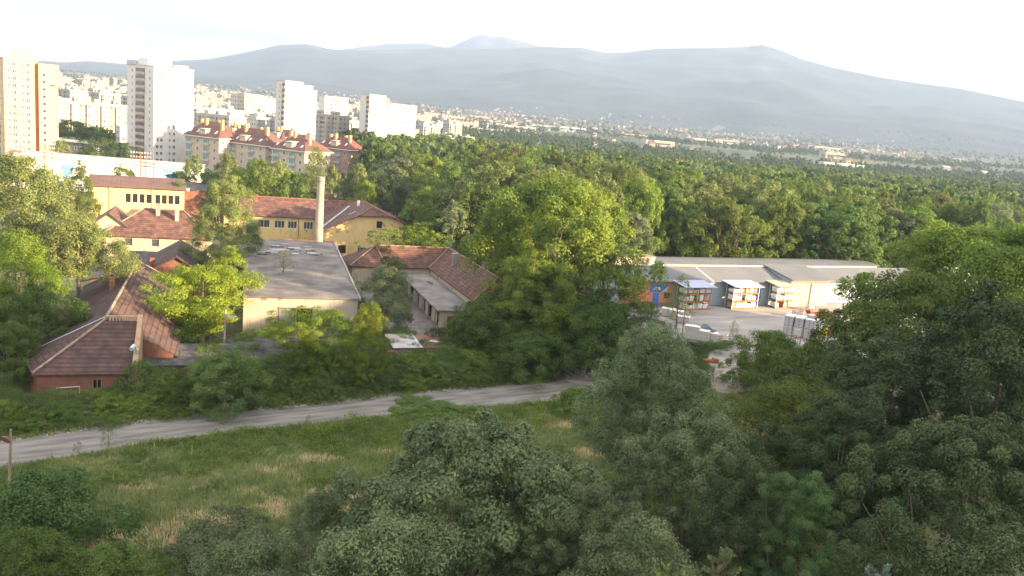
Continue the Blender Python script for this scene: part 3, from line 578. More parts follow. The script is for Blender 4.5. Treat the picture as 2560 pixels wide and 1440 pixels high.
# mullein stalks with yellow flower spikes
def mullein():
    t = thing('mullein_plant', 'single tall mullein stalk with a yellow flower spike standing in the meadow', 'plant', (0, 0, 0), 0, 'yellow mullein stalks in the meadow')
    MB().tube([(0, 0, 0), (.02, 0, .6), (.03, .02, 1.25)], [.03, .025, .02], 6).build('stem', mat('stem_green', (.12, .17, .06)), t)
    mb = MB(); mb.tube([(.03, .02, 1.1), (.03, .02, 1.3), (.03, .02, 1.5), (.04, .02, 1.68)], [.035, .055, .045, .012], 7); mb.build('flower_spike', mat('mullein_yellow', (.30, .26, .06), (.16, .19, .05), 14), t)
    v, a = leaves(rs, np.array([0, 0, .12]), .32, 30, .26, .4); obj('leaf_rosette', npmesh('leaf_rosette', v, 4, LF['sage'], a), t); return t
mu = mullein()
for i, (px, py) in enumerate([(273, 1184), (385, 1155), (480, 1165), (172, 1240), (283, 1232), (690, 1235), (850, 1215), (425, 1345), (1275, 1070), (875, 1062), (235, 1292), (780, 1160)]):
    o = mu if i == 0 else copy_tree(mu); p = G(px, py); o.location = p; s_ = rf.uniform(.85, 1.25); o.scale = (s_, s_, s_); o.rotation_euler[2] = i
# yellow blooming broom patches and sprouting saplings
for i, (px, py, wp, hh, kind) in enumerate([(1355, 1062, 60, 1.2, 'yellow'), (1300, 1070, 50, 1.0, 'yellow'), (270, 1118, 30, 1.9, 'yellow'), (195, 1138, 22, 1.3, 'maple'), (770, 1058, 12, .9, 'yellow'), (640, 1014, 22, 1.4, 'yellow'), (700, 1012, 22, 1.4, 'yellow')]):
    p = G(px, py); tree('young_plant', ['yellow blooming broom near the tall feathery tree', 'smaller yellow blooming broom left of its twin', 'lime green sapling at the near edge of the road', 'small dark sapling left of the lime green one', 'tiny lime sprout at the road edge', 'lime sprout in the far verge of the road', 'second lime sprout in the far verge of the road'][i], 'plant', proto(kind, 'm', 110, 'dome', z0=.1, ls=.5), p, wp * p.y / F, hh)
# blue spruce tips at the very bottom
def spruce(px, py, d, label, kind, tall=None):
    p = DD(px, py, d); h_ = p.z; t = thing('spruce_tree', label, 'tree', (p.x, d, 0)); r_ = np.random.RandomState(int(px)); V = []; A = []; mb = MB(); mb.tube([(0, 0, 0), (0, 0, h_ * .7), (0, 0, h_ - .3)], [.25, .12, .03], 7)
    z = h_ - .02; ln = .05
    def twig(p0, p1, r0):
        n_ = max(4, int((p1 - p0).length * 260)); tt = r_.rand(n_)[:, None]; q = np.array(p0) + (np.array(p1) - np.array(p0)) * tt
        dr = np.array((p1 - p0).normalized()); o_ = r_.normal(size=(n_, 3)); o_ -= (o_ @ dr)[:, None] * dr; o_ /= np.linalg.norm(o_, axis=1)[:, None]
        e = q + (o_ * .8 + dr * .6) * r0; sd_ = np.cross(o_, dr) * .008
        V.append(np.stack([q - sd_, q + sd_, e + sd_, e - sd_], 1).reshape(-1, 3)); A.append(.3 + .7 * r_.rand(n_))
    twig(Vector((0, 0, h_ - .45)), Vector((0, 0, h_)), .05)
    while z > h_ - 6:
        z -= .22 + .02 * (h_ - z); ln = .16 + .36 * (h_ - z)
        for k in range(6):
            th = r_.rand() * 6.28; e = Vector((math.cos(th) * ln, math.sin(th) * ln, z + ln * (.55 if h_ - z < 1 else .05))); b_ = Vector((0, 0, z)); twig(b_, e, .05); mb.tube([b_, e], [.006 + .004 * ln, .003], 4)
            for j in range(int(ln * 5)):
                f_ = r_.uniform(.3, .95); q = b_.lerp(e, f_); sgn = 1 if j % 2 else -1; sdv = Vector((-math.sin(th) * sgn, math.cos(th) * sgn, .05)) + Vector((math.cos(th), math.sin(th), 0)) * .7
                twig(q, q + sdv.normalized() * ln * .38 * (1.1 - f_) + Vector((0, 0, -.03)), .045)
    mb.build('trunk', BARK, t); obj('crown', npmesh('spruce_crown', np.concatenate(V), 4, LF[kind], np.concatenate(A)), t)
spruce(1805, 1372, 13.0, 'green spruce tip poking up at the bottom edge under the grey green trees', 'sage')
spruce(1672, 1412, 13.5, 'small yellowish spruce tip at the bottom edge, left of the taller green tip', 'olive')
spruce(2215, 1412, 12.0, 'silver blue spruce tip at the bottom edge on the right', 'blue')
# stones along the road
sm = mat('pale_stone', (0.20, 0.19, 0.17), (0.32, 0.30, 0.27), 3)
V = []; Fs = []
mb = MB()
for k in range(900):
    tt = rh.random() ** .8 * .8; p = along(tt) + nrm * rh.uniform(-.1, .9); s_ = rh.uniform(.03, .10)
    mb.box(p.x - s_, p.x + s_, p.y - s_ * .8, p.y + s_ * .8, -.02, s_ * rh.uniform(.5, 1.1), rz=rh.random() * 3)
tag(mb.build('gravel', sm), 'ridge of pale broken stones along the far edge of the gravel road', 'gravel', kind='stuff')
# ---------------------------------------------------------------- buildings: helpers
def rot2(v, a): return Vector((v.x * math.cos(a) - v.y * math.sin(a), v.x * math.sin(a) + v.y * math.cos(a), 0))
def wall(mb, p0, p1, z0, z1, holes=(), th=.25, mi=0):
    """outer face of a wall from p0 to p1 (outside is to the right), with real openings u0,u1,za,zb and their reveals"""
    p0, p1 = Vector((*p0[:2], 0)), Vector((*p1[:2], 0)); d = (p1 - p0); Lw = d.length; d.normalize(); nin = Vector((-d.y, d.x, 0))
    us = sorted({0, Lw, *[h[0] for h in holes], *[h[1] for h in holes]}); zs = sorted({z0, z1, *[h[2] for h in holes], *[h[3] for h in holes]})
    Pt = lambda u, z, o=0: p0 + d * u + nin * o + Vector((0, 0, z))
    for i in range(len(us) - 1):
        for j in range(len(zs) - 1):
            cu, cz = (us[i] + us[i + 1]) / 2, (zs[j] + zs[j + 1]) / 2
            if any(h[0] < cu < h[1] and h[2] < cz < h[3] for h in holes): continue
            mb.face([Pt(us[i], zs[j]), Pt(us[i + 1], zs[j]), Pt(us[i + 1], zs[j + 1]), Pt(us[i], zs[j + 1])], mi)
    for a, b_, c, e in holes:
        for q in (((a, c), (b_, c)), ((b_, c), (b_, e)), ((b_, e), (a, e)), ((a, e), (a, c))):
            (u1, w1), (u2, w2) = q; mb.face([Pt(u1, w1), Pt(u1, w1, th), Pt(u2, w2, th), Pt(u2, w2)], mi)
WC = {}
def window(parent, p0, p1, u, z, w_, h_, n=2, bars=0, frame=WHITE, pane=GLASS, rec=.12, fw=.09, name='window'):
    """a framed window with its pane, bottom left corner u along p0-p1 and z up, set back by rec"""
    p0, p1 = Vector((*p0[:2], 0)), Vector((*p1[:2], 0)); d = (p1 - p0).normalized(); nin = Vector((-d.y, d.x, 0))
    key = (round(w_, 2), round(h_, 2), n, bars, frame.name if frame else None, pane.name, fw)
    if key not in WC:
        mb = MB()
        mb.box(0, w_, -.03, .05, 0, fw); mb.box(0, w_, -.03, .05, h_ - fw, h_); mb.box(0, fw, -.027, .047, fw, h_ - fw); mb.box(w_ - fw, w_, -.027, .047, fw, h_ - fw)
        for i in range(1, n): mb.box(w_ * i / n - fw * .4, w_ * i / n + fw * .4, -.02, .04, fw, h_ - fw)
        for i in range(bars): zz = h_ * (i + 1) / (bars + 1) + h_ * .12; mb.box(fw, w_ - fw, -.018, .036, zz - fw * .35, zz + fw * .35)
        pm = MB().box(fw * .5, w_ - fw * .5, .055, .075, fw * .5, h_ - fw * .5)
        WC[key] = (mb.mesh('window_frame', frame or VOID), pm.mesh('pane', pane))
    a, b_ = WC[key]; o = obj(name, a, parent, p0 + d * u + nin * rec + Vector((0, 0, z)), math.atan2(d.y, d.x)); obj('pane', b_, o); return o
def part(mb, name, m_, parent): return mb.build(name, m_, parent)
def ridge_cap(mb, a, b_, r=.14, mi=0): mb.tube([a, b_], r, 6, mi)
# ---- long brick house at the left
A5 = Vector((0, 0, 0)); u5 = Vector((-.331, .944, 0)); v5 = Vector((.944, .331, 0))
o5 = v5 * -19.4 + u5 * 93.8
t = thing('brick_house', 'long brick house with a dark tiled roof and a bright brick firewall, behind the hedge', 'building', o5, math.atan2(v5.y, v5.x))
m_ = MB(); wall(m_, (1.5, 0), (10.4, 0), 0, 3, [(5.1, 6.0, .9, 2.1)]); wall(m_, (14.2, 6), (14.2, 42.6), 0, 3); wall(m_, (0, 42.6), (0, 4), 0, 3); wall(m_, (0, 4), (1.5, 0), 0, 3); wall(m_, (14.2, 42.6), (0, 42.6), 0, 3); wall(m_, (10.8, 6), (14.2, 6), 0, 3)
m_.face([(10.8, 6, 3), (14.2, 6, 3), (10.8, 6, 5)]); m_.face([(14.2, 42.6, 3), (0, 42.6, 3), (7.1, 42.6, 7)]); m_.build('wall', BRICK, t)
window(t, (1.5, 0), (10.4, 0), 5.1, .9, .9, 1.2, 2, frame=WOOD, pane=VOID)
m_ = MB(); m_.slab([(1.1, -.4, 2.85), (7.1, 6.05, 7.02), (7.1, 43, 7.02), (-.4, 43, 2.85), (-.4, 4, 2.85)], .16); m_.slab([(1.1, -.42, 2.80), (10.38, -.42, 2.80), (10.38, 5.9, 6.95), (7.1, 6.05, 7.02)], .16); m_.slab([(7.1, 6.05, 7.03), (14.6, 6.05, 2.85), (14.6, 43, 2.85), (7.1, 43, 7.03)], .16)
roof5 = m_.build('roof', TILED, t)
m_ = MB(); ridge_cap(m_, (1.1, -.35, 2.95), (7.1, 6.05, 7.12), .15); ridge_cap(m_, (7.1, 6.05, 7.12), (7.1, 43, 7.12), .17); ridge_cap(m_, (-.4, 42.9, 2.95), (7.1, 42.9, 7.1), .12); ridge_cap(m_, (7.1, 42.9, 7.1), (14.5, 42.9, 2.95), .12)
m_.build('ridge_tile', mat('mossy_ridge', (0.27, 0.21, 0.165), (0.16, 0.105, 0.08), 2.2), t)
m_ = MB(); ridge_cap(m_, (-.3, 8.6, 2.98), (7.0, 7.4, 7.1), .06); m_.build('flashing', STEEL, t)
m_ = MB(); P6 = [(0, 0), (0, 3.5), (6.2, 7.7), (6.2, 0)]
for x_ in (10.42, 10.95): m_.face([(x_, y, z) for y, z in (P6 if x_ > 10.5 else P6[::-1])])
for i in range(4): (y1, z1), (y2, z2) = P6[i], P6[(i + 1) % 4]; m_.face([(10.42, y1, z1), (10.95, y1, z1), (10.95, y2, z2), (10.42, y2, z2)])
m_.build('firewall', YBRICK, t)
m_ = MB()
for k in range(9): m_.box(7.5 + k * .33, 7.68 + k * .33, 5.95, 6.1, 6.95, 7.35)
m_.box(7.2, 10.42, 5.98, 6.3, 7.35, 7.5); m_.build('brick_parapet', YBRICK, t)
m_ = MB(); m_.box(5.2, 5.8, 25.6, 26.2, 5.2, 7.7); m_.box(5.1, 5.9, 25.5, 26.3, 7.7, 7.85); m_.build('chimney', BRICK, t)
m_ = MB(); m_.tube([(10.7, 1.6, 3.6), (10.75, 1.4, 4.9), (10.5, .9, 5.5), (10.3, .3, 5.3)], .22, 8); m_.build('ventilation_pipe', STEEL, t)
m_ = MB(); m_.tube([(1, -.06, 2.6), (10.8, -.06, 2.55), (10.9, -.05, 3.2)], .035, 5); m_.tube([(3.2, -.06, 1.2), (5.4, -.06, 1.35), (5.4, -.05, .6)], .05, 5); m_.build('pipe', WHITE, t)
# ---- low dark roof beside it
def simple(name, label, cat, o, rz, w_, d_, h0, h1, wm, rm, holes=(), ov=.25, th=.15, group=None, back=None):
    t = thing(name, label, cat, o, rz, group); m_ = MB(); wall(m_, (0, 0), (w_, 0), 0, h0, holes); wall(m_, (w_, 0), (w_, d_), 0, min(h0, h1)); wall(m_, (w_, d_), (0, d_), 0, h1); wall(m_, (0, d_), (0, 0), 0, min(h0, h1))
    for x_, s_ in ((0, 1), (w_, -1)):
        if h1 > h0: q = [(x_, 0, h0), (x_, d_, h0), (x_, d_, h1)]
        elif h0 > h1: q = [(x_, 0, h1), (x_, d_, h1), (x_, 0, h0)]
        else: q = None
        if q: m_.face(q)
    m_.build('wall', wm, t)
    r = MB(); sl = (h1 - h0) / d_; r.slab([(-ov, -ov, h0 - sl * ov + th), (w_ + ov, -ov, h0 - sl * ov + th), (w_ + ov, d_ + ov, h1 + sl * ov + th), (-ov, d_ + ov, h1 + sl * ov + th)], th - .004); r.build('roof', rm, t); return t
R22 = rad(21)
simple('low_shed', 'low shed with a dark tar roof and scattered rubble right of the brick firewall', 'shed', G(352, 915, 2.4).xy.to_3d(), rad(20), 10.5, 7, 2.4, 2.8, BRICK, TARD)
simple('low_shed', 'low outbuilding with a black felt roof at the foot of the flat roofed hall', 'shed', G(590, 905, 2.6).xy.to_3d(), rad(22), 13.5, 8.5, 2.5, 2.9, WHITEP, TARD, [(9, 11.5, .6, 2.0)])
# ---- big flat roofed hall
o3 = G(606, 848); rz3 = rad(17.5)
t = thing('flat_roofed_hall', 'pale hall with a big patched felt roof in the middle of the old works', 'building', o3, rz3)
w_, d_ = 15.5, 44.0
m_ = MB(); wall(m_, (0, 0), (w_, 0), 0, 6, [(4.6, 9.3, 2.0, 4.6)]); wall(m_, (w_, 0), (w_, d_), 0, 6, [(4, 6, 1, 3)]); wall(m_, (w_, d_), (0, d_), 0, 7.2); wall(m_, (0, d_), (0, 0), 0, 6)
for x_ in (0, w_): m_.face([(x_, 0, 6), (x_, d_, 6), (x_, d_, 7.2)])
m_.build('wall', WHITEP, t)
m_ = MB(); m_.slab([(-.15, -.25, 6.18), (w_ + .15, -.25, 6.18), (w_ + .15, d_ + .2, 7.4), (-.15, d_ + .2, 7.4)], .17)
FELT = mat('patched_felt', (0.075, 0.068, 0.066), (0.165, 0.142, 0.126), .3, bump=.25, bscale=2.5, detail=10)
n, l, b = nodes(FELT); _br = n.new('ShaderNodeTexBrick'); _tc = [x for x in n if x.type == 'TEX_COORD'][0]; l.new(_tc.outputs['Object'], _br.inputs['Vector'])
_br.inputs['Scale'].default_value = 1.0; _br.inputs['Brick Width'].default_value = 1.05; _br.inputs['Row Height'].default_value = 7.0; _br.inputs['Mortar Size'].default_value = .025; _br.offset = .0
_r = [x for x in n if x.type == 'VALTORGB'][0]; l.new(_r.outputs[0], _br.inputs['Color1']); _br.inputs['Color2'].default_value = (.15, .135, .13, 1); l.new(_r.outputs[0], _br.inputs['Color2']); _br.inputs['Mortar'].default_value = (.105, .095, .09, 1)
l.new(_br.outputs['Color'], b.inputs['Base Color'])
rf3 = m_.build('roof', FELT, t)
m_ = MB(); m_.box(w_ - .02, w_ + .28, -.2, d_, 5.9, 6.2); P_ = MB()
m_ = MB(); m_.slab([(w_ + .16, -.25, 6.32), (w_ + .42, -.25, 6.32), (w_ + .42, d_, 7.55), (w_ + .16, d_, 7.55)], .4); m_.build('verge', GREYP, t)
rr_ = random.Random(3); m_ = MB()
for k in range(34):
    x_, y_ = 1.2 + rr_.random() * 10, 33 + rr_.gauss(0, 2.0); s1, s2 = rr_.uniform(.5, 2.2), rr_.uniform(.4, 1.7); z_ = 6.19 + (y_ + .25) * 1.22 / 44.5
    m_.box(x_, x_ + s1, y_, y_ + s2, z_, z_ + .05 + .004 * k, k % 3)
m_.build('torn_patch', [mat('pale_patch', (.34, .33, .32), (.24, .23, .22), 2), TARD, GREYP], t)['kind'] = 'stuff'
m_ = MB(); m_.box(4.7, 6.95, .26, .32, 2.1, 4.5); m_.build('shutter', mat('dull_shutter', (.13, .13, .135), (.18, .175, .17), 1.5), t)
m_ = MB(); m_.box(4.5, 9.4, -.06, .1, 1.86, 2.0); m_.box(4.5, 4.6, -.05, .2, 2.0, 4.7); m_.box(4.5, 9.4, -.05, .2, 4.6, 4.72); m_.box(6.98, 7.1, .1, .28, 2.0, 4.6); m_.build('window_frame', mat('rotten_frame', (.35, .27, .20), (.22, .16, .12), 4), t)
m_ = MB(); m_.box(.2, w_ - .2, 6, 6.2, 0, 5.9); m_.build('inner_shade_sheet', VOID, t)  # black sheet painted as the shade inside the hall opening
q = o3 + rot2(Vector((5.6, 15.5, 0)), rz3); s_ = tree('young_tree', 'thin young tree sprouting from the felt roof of the hall', 'tree', proto('olive', 'm', 111, 'oval', z0=2, dens=.35, ls=.7), (q.x, q.y, 6.7), 3.0, 3.3)
# iron bracket right of the hall
# ---- chimney stack
cb = Vector((-46.0, 195.2, 0)); cz = 19.6
pc = DD(806, 442, 176); t = thing('chimney_stack', 'tall round concrete chimney in front of the red tiled wing', 'chimney', (DD(800, 560, 176).x - .2, 176, 0))
m_ = MB(); m_.tube([(0, 0, 0), (0, 0, pc.z * .5), (0, 0, pc.z - 1.1)], [1.0, .85, .72], 20); m_.build('shaft', mat('stack_concrete', (.22, .19, .155), (.30, .26, .21), .5, bump=.2), t)
m_ = MB(); m_.tube([(0, 0, pc.z - 1.12), (0, 0, pc.z - .9), (0, 0, pc.z)], [.74, .82, .80], 20); m_.build('crown_ring', mat('ring_concrete', (.26, .22, .18), (.17, .14, .12), 1), t)
# ---- red tiled wing with five windows
A2 = G(560, 532, 6.6); B2 = G(806, 544, 6.6); rz2 = math.atan2((B2 - A2).y, (B2 - A2).x); L2 = (B2 - A2).length + 3
t = thing('workshop_wing', 'long yellow wing with a red tiled roof and five windows, behind the chimney', 'building', (A2.x, A2.y, 0), rz2)
wins = [(640, 670, 2), (682, 708, 3), (714, 738, 3), (751, 776, 3), (781, 793, 1)]
hol = []
for a, b_, n_ in wins:
    ua = (G(a + 4, 560, 4.5) - Vector((A2.x, A2.y, 4.5))).length; ub = (G(b_ + 4, 562, 4.5) - Vector((A2.x, A2.y, 4.5))).length; hol.append((ua, min(ub, L2 - .3), 3.6, 5.4))
m_ = MB(); wall(m_, (0, 0), (L2, 0), 0, 6.6, hol); wall(m_, (L2, 0), (L2, 11), 0, 6.6); wall(m_, (L2, 11), (0, 11), 0, 6.6); wall(m_, (0, 11), (0, 0), 0, 6.6)
m_.face([(0, 11, 6.6), (0, 0, 6.6), (0, 5.5, 10)]); m_.face([(L2, 0, 6.6), (L2, 11, 6.6), (L2, 5.5, 10)]); m_.build('wall', YEL, t)
m_ = MB(); m_.slab([(-.5, -.6, 6.4), (L2 + 8, -.6, 6.4), (L2 + 8, 5.5, 10.2), (-.5, 5.5, 10.2)], .18); m_.slab([(-.5, 5.5, 10.2), (L2 + 8, 5.5, 10.2), (L2 + 8, 11.6, 6.4), (-.5, 11.6, 6.4)], .18); r2 = m_.build('roof', TILE, t)
m_ = MB(); ridge_cap(m_, (-.5, 5.5, 10.28), (L2 + 8, 5.5, 10.28), .13); m_.build('ridge_tile', mat('ridge_red', (.24, .11, .075), (.16, .075, .05), 3), t)
for (ua, ub, za, zb), w0 in zip(hol, wins): window(t, (0, 0), (L2, 0), ua, za, ub - ua, zb - za, w0[2], frame=WHITE, pane=GLASS)
m_ = MB(); m_.box(0, L2, 1.2, 1.35, .1, 6.5); m_.build('inner_shade_sheet', VOID, t)  # black sheet behind the wing windows, interior shade as colour
m_ = MB(); m_.tube([(hol[3][0] - 1.2, -.12, 6.3), (hol[3][0] - 1.2, -.1, 1)], .07, 6); m_.build('downpipe', RUST, t)
m_ = MB(); m_.box(7, 7.6, 3.6, 4.1, 8.7, 10.9); m_.build('chimney', BRICK, r2)
# broken lean-to roof before the wing
simple('lean_to', 'collapsed lean-to with rusty sheets and loose boards at the foot of the wing', 'shed', G(700, 612, 3.4).xy.to_3d(), rz2, 11.5, 4.5, 3.0, 3.8, GREYP, RUST)
pl = G(775, 600, 3.9)
for k in range(5): MBk = MB().box(-1.6 - .2 * k, 1.6, -.12, .12, 0, .05); tag(MBk.build('loose_board', WOOD, None, (pl.x + .25 * k, pl.y + .5 * k - 1, 3.72 + .1 * k), rad(15 + 9 * k)), 'weathered board lying on the collapsed lean-to roof by the chimney', 'board', 'loose boards on the lean-to')
# ---- yellow gable house
A4 = G(814, 571, 6.4); rz4 = rad(20); w4 = 17.4; d4 = 19
A4.z = 0
t = thing('gable_house', 'yellow gable house with a red half hipped roof and small dark windows', 'building', A4, rz4)
f_, fz = (0, 0), (w4, 0); gh = [(11.2, 12.5, 5.0, 6.7), (2.9, 4.7, .9, 2.8), (7.2, 9.2, .6, 2.5), (13.5, 15.2, .6, 2.5)]
m_ = MB(); wall(m_, f_, fz, -1, 6.4, [h for h in gh if h[3] < 6.4]); wall(m_, (w4, 0), (w4, d4), -1, 6.4, [(3, 4.5, 1, 3), (8, 9.5, 1, 3)]); wall(m_, (w4, d4), (0, d4), -1, 6.4); wall(m_, (0, d4), (0, 0), -1, 6.4)
m_.face([(0, 0, 6.4), (w4, 0, 6.4), (w4, 0, 8.4), (13.6, 0, 9.9), (7.6, 0, 9.7)]); m_.face([(w4, 0, 6.4), (w4, d4, 6.4), (w4, d4, 8.4), (w4, 0, 8.4)]); m_.face([(w4, d4, 6.4), (0, d4, 6.4), (10.7, d4, 11), (w4, d4, 8.4)]); m_.build('wall', YEL, t)
m_ = MB(); zz = 11.3; m_.slab([(-.6, -.7, 6.15), (7.4, -.7, 9.85), (10.7, 3.0, zz), (10.7, d4 + .5, zz), (-.6, d4 + .5, 6.15)], .2); m_.slab([(13.8, -.7, 9.95), (w4 + .6, -.7, 8.3), (w4 + .6, d4 + .5, 8.3), (10.7, d4 + .5, zz), (10.7, 3.0, zz)], .2)
m_.slab([(7.3, -.75, 9.75), (13.9, -.75, 9.85), (10.7, 3.05, zz + .03)], .2); r4 = m_.build('roof', TILE, t)
m_ = MB(); ridge_cap(m_, (7.3, -.75, 9.9), (10.7, 3, zz + .1), .12); ridge_cap(m_, (13.9, -.75, 10), (10.7, 3, zz + .1), .12); ridge_cap(m_, (10.7, 3, zz + .1), (10.7, d4 + .5, zz + .1), .12); ridge_cap(m_, (13.9, -.7, 10), (w4 + .6, -.65, 8.4), .1); m_.build('ridge_tile', MATS['ridge_red'], t)
window(t, f_, fz, 11.2, 7.0, 1.3, 1.6, 1, frame=WOOD, pane=VOID, rec=-.08); window(t, f_, fz, 2.9, .9, 1.8, 1.9, 1, frame=WOOD, pane=VOID); window(t, f_, fz, 7.2, .6, 2.0, 1.9, 3); window(t, f_, fz, 13.5, .6, 1.7, 1.9, 2)
m_ = MB(); ridge_cap(m_, (-.5, 2.0, 6.4), (7.2, 15, 9.95), .2); m_.build('valley_sheet', STEEL, t)
m_ = MB(); m_.box(8.6, 9.2, 12, 12.6, 9.5, 11.7); m_.build('chimney', WHITE, r4)
m_ = MB(); m_.slab([(5.6, 5, 9.15), (7.2, 5, 9.9), (7.2, 5.5, 9.9), (5.6, 5.5, 9.15)], .05); m_.build('skylight', STEEL, r4)
# ---- house with two chimneys
A6 = G(260, 585, 4.4); A6.z = 0
t = thing('hip_roofed_house', 'cream house with a red hip roof and two grey chimneys, two square windows', 'building', A6, rad(18)); w6, d6 = 19.5, 13
hh6 = [(3.6, 5.1, 2.3, 3.8), (8.6, 10.0, 2.3, 3.8)]
m_ = MB(); wall(m_, (0, 0), (w6, 0), 0, 4.4, hh6); wall(m_, (w6, 0), (w6, d6), 0, 4.4); wall(m_, (w6, d6), (0, d6), 0, 4.4); wall(m_, (0, d6), (0, 0), 0, 4.4); m_.build('wall', CREAM, t)
for u_, *_x in hh6: window(t, (0, 0), (w6, 0), u_, 2.3, 1.45, 1.5, 1, frame=WOOD, pane=GLASS)
m_ = MB(); e = 4.3; rz_ = 9.0; m_.slab([(-.6, -.6, e), (w6 + .6, -.6, e), (w6 - 5.5, 6.5, rz_), (6.5, 6.5, rz_)], .18); m_.slab([(w6 + .6, -.6, e), (w6 + .6, d6 + .6, e), (w6 - 5.5, 6.5, rz_)], .18); m_.slab([(w6 + .6, d6 + .6, e), (-.6, d6 + .6, e), (6.5, 6.5, rz_), (w6 - 5.5, 6.5, rz_)], .18); m_.slab([(-.6, d6 + .6, e), (-.6, -.6, e), (6.5, 6.5, rz_)], .18)
r6 = m_.build('roof', TILE, t)
m_ = MB(); ridge_cap(m_, (-.6, -.6, e + .08), (6.5, 6.5, rz_ + .08)); ridge_cap(m_, (6.5, 6.5, rz_ + .08), (w6 - 5.5, 6.5, rz_ + .08)); ridge_cap(m_, (w6 - 5.5, 6.5, rz_ + .08), (w6 + .6, -.6, e + .08)); m_.build('ridge_tile', MATS['mossy_ridge'], t)
for x_, y_, z_ in ((8.9, 4.8, 10.2), (12.6, 3.6, 9.4)):
    m_ = MB(); m_.box(x_, x_ + .75, y_, y_ + .75, 6.2, z_); m_.box(x_ - .07, x_ + .82, y_ - .07, y_ + .82, z_, z_ + .15); m_.build('chimney', GREYP, r6)
# ---- yellow workshop with window bands
A7 = G(222, 463, 9.2); A7.z = 0
t = thing('yellow_workshop', 'tall yellow workshop with two bands of four windows under a brown sheet roof', 'building', A7, rad(24)); w7, d7 = 21.5, 13
bands = [(8.0 + i * 1.55, 9.25 + i * 1.55) for i in range(4)] + [(14.7 + i * 1.5, 15.95 + i * 1.5) for i in range(4)]
hb = [(a, b_, 5.4, 7.7) for a, b_ in bands]
m_ = MB(); wall(m_, (0, 0), (w7, 0), 0, 9.2, hb); wall(m_, (w7, 0), (w7, d7), 0, 9.2); wall(m_, (w7, d7), (0, d7), 0, 10.4); wall(m_, (0, d7), (0, 0), 0, 9.2); m_.face([(w7, 0, 9.2), (w7, d7, 9.2), (w7, d7, 10.4)]); m_.face([(0, 0, 9.2), (0, d7, 9.2), (0, d7, 10.4)])
m_.box(4.4, 4.9, -.18, -.005, 0, 9.1); m_.box(14.05, 14.4, -.18, -.005, 0, 9.1); m_.build('wall', plaster('bright_plaster', (.54, .38, .18), (.44, .32, .16)), t)
for a, b_ in bands: window(t, (0, 0), (w7, 0), a, 5.4, b_ - a, 2.3, 1, 0, frame=WHITE, pane=VOID, fw=.07)
m_ = MB(); m_.box(.5, w7 - .5, 3, 3.2, .1, 9); m_.build('inner_shade_sheet', VOID, t)  # workshop interior shade painted as a black sheet
m_ = MB(); m_.slab([(-.6, -.8, 9.35), (w7 + .6, -.8, 9.35), (w7 + .6, d7 + .5, 10.75), (-.6, d7 + .5, 10.75)], .22); m_.build('roof', line_mat('brown_sheet_roof', (.10, .055, .045), (.14, .075, .06), (.06, .035, .03), 1.0, .08, 'x', nscale=.3), t)
m_ = MB(); m_.tube([(w7 + .7, .2, 9.0), (w7 + .72, .2, 9.6)], .45, 12); m_.build('vent_cap', WHITE, t)
t = simple('brick_annex', 'weathered brick annex with a small dark opening right of the yellow workshop', 'building', A7 + rot2(Vector((w7 + .1, 1.5, 0)), rad(24)), rad(24), 10, 12, 9.0, 9.9, BRICK, TARD, [(4, 5.2, 6.2, 7.1)])
# ---- tiled roof left behind the trees
def gable(name, label, cat, o, rz, w_, d_, e, rz_, wm, rm, axis='y', holes=(), group=None, ov=.5):
    t = thing(name, label, cat, (o[0], o[1], o[2] if len(o) > 2 else 0), rz, group); m_ = MB(); wall(m_, (0, 0), (w_, 0), 0, e, holes); wall(m_, (w_, 0), (w_, d_), 0, e); wall(m_, (w_, d_), (0, d_), 0, e); wall(m_, (0, d_), (0, 0), 0, e)
    r = MB()
    if axis == 'y':
        m_.face([(0, 0, e), (w_, 0, e), (w_ / 2, 0, rz_)]); m_.face([(w_, d_, e), (0, d_, e), (w_ / 2, d_, rz_)]); k = (rz_ - e) / (w_ / 2) * ov
        r.slab([(-ov, -ov, e - k + .2), (w_ / 2, -ov, rz_ + .2), (w_ / 2, d_ + ov, rz_ + .2), (-ov, d_ + ov, e - k + .2)], .18); r.slab([(w_ / 2, -ov, rz_ + .2), (w_ + ov, -ov, e - k + .2), (w_ + ov, d_ + ov, e - k + .2), (w_ / 2, d_ + ov, rz_ + .2)], .18)
    else:
        m_.face([(0, d_, e), (0, 0, e), (0, d_ / 2, rz_)]); m_.face([(w_, 0, e), (w_, d_, e), (w_, d_ / 2, rz_)]); k = (rz_ - e) / (d_ / 2) * ov
        r.slab([(-ov, -ov, e - k + .2), (w_ + ov, -ov, e - k + .2), (w_ + ov, d_ / 2, rz_ + .2), (-ov, d_ / 2, rz_ + .2)], .18); r.slab([(-ov, d_ / 2, rz_ + .2), (w_ + ov, d_ / 2, rz_ + .2), (w_ + ov, d_ + ov, e - k + .2), (-ov, d_ + ov, e - k + .2)], .18)
    m_.build('wall', wm, t); r.build('roof', rm, t); return t
p = G(205, 572, 5); gable('old_house', 'cream house with faded red roof half hidden by trees left of the two chimneys', 'building', (p.x, p.y), rad(20), 9.5, 12, 4.6, 8.2, CREAM, TILE)
p = G(0, 415, 6); gable('old_house', 'house with bright red roof among trees at the left edge', 'building', (p.x - 8, p.y), rad(24), 14, 10, 5.5, 8.5, CREAM, TILEO, 'x')
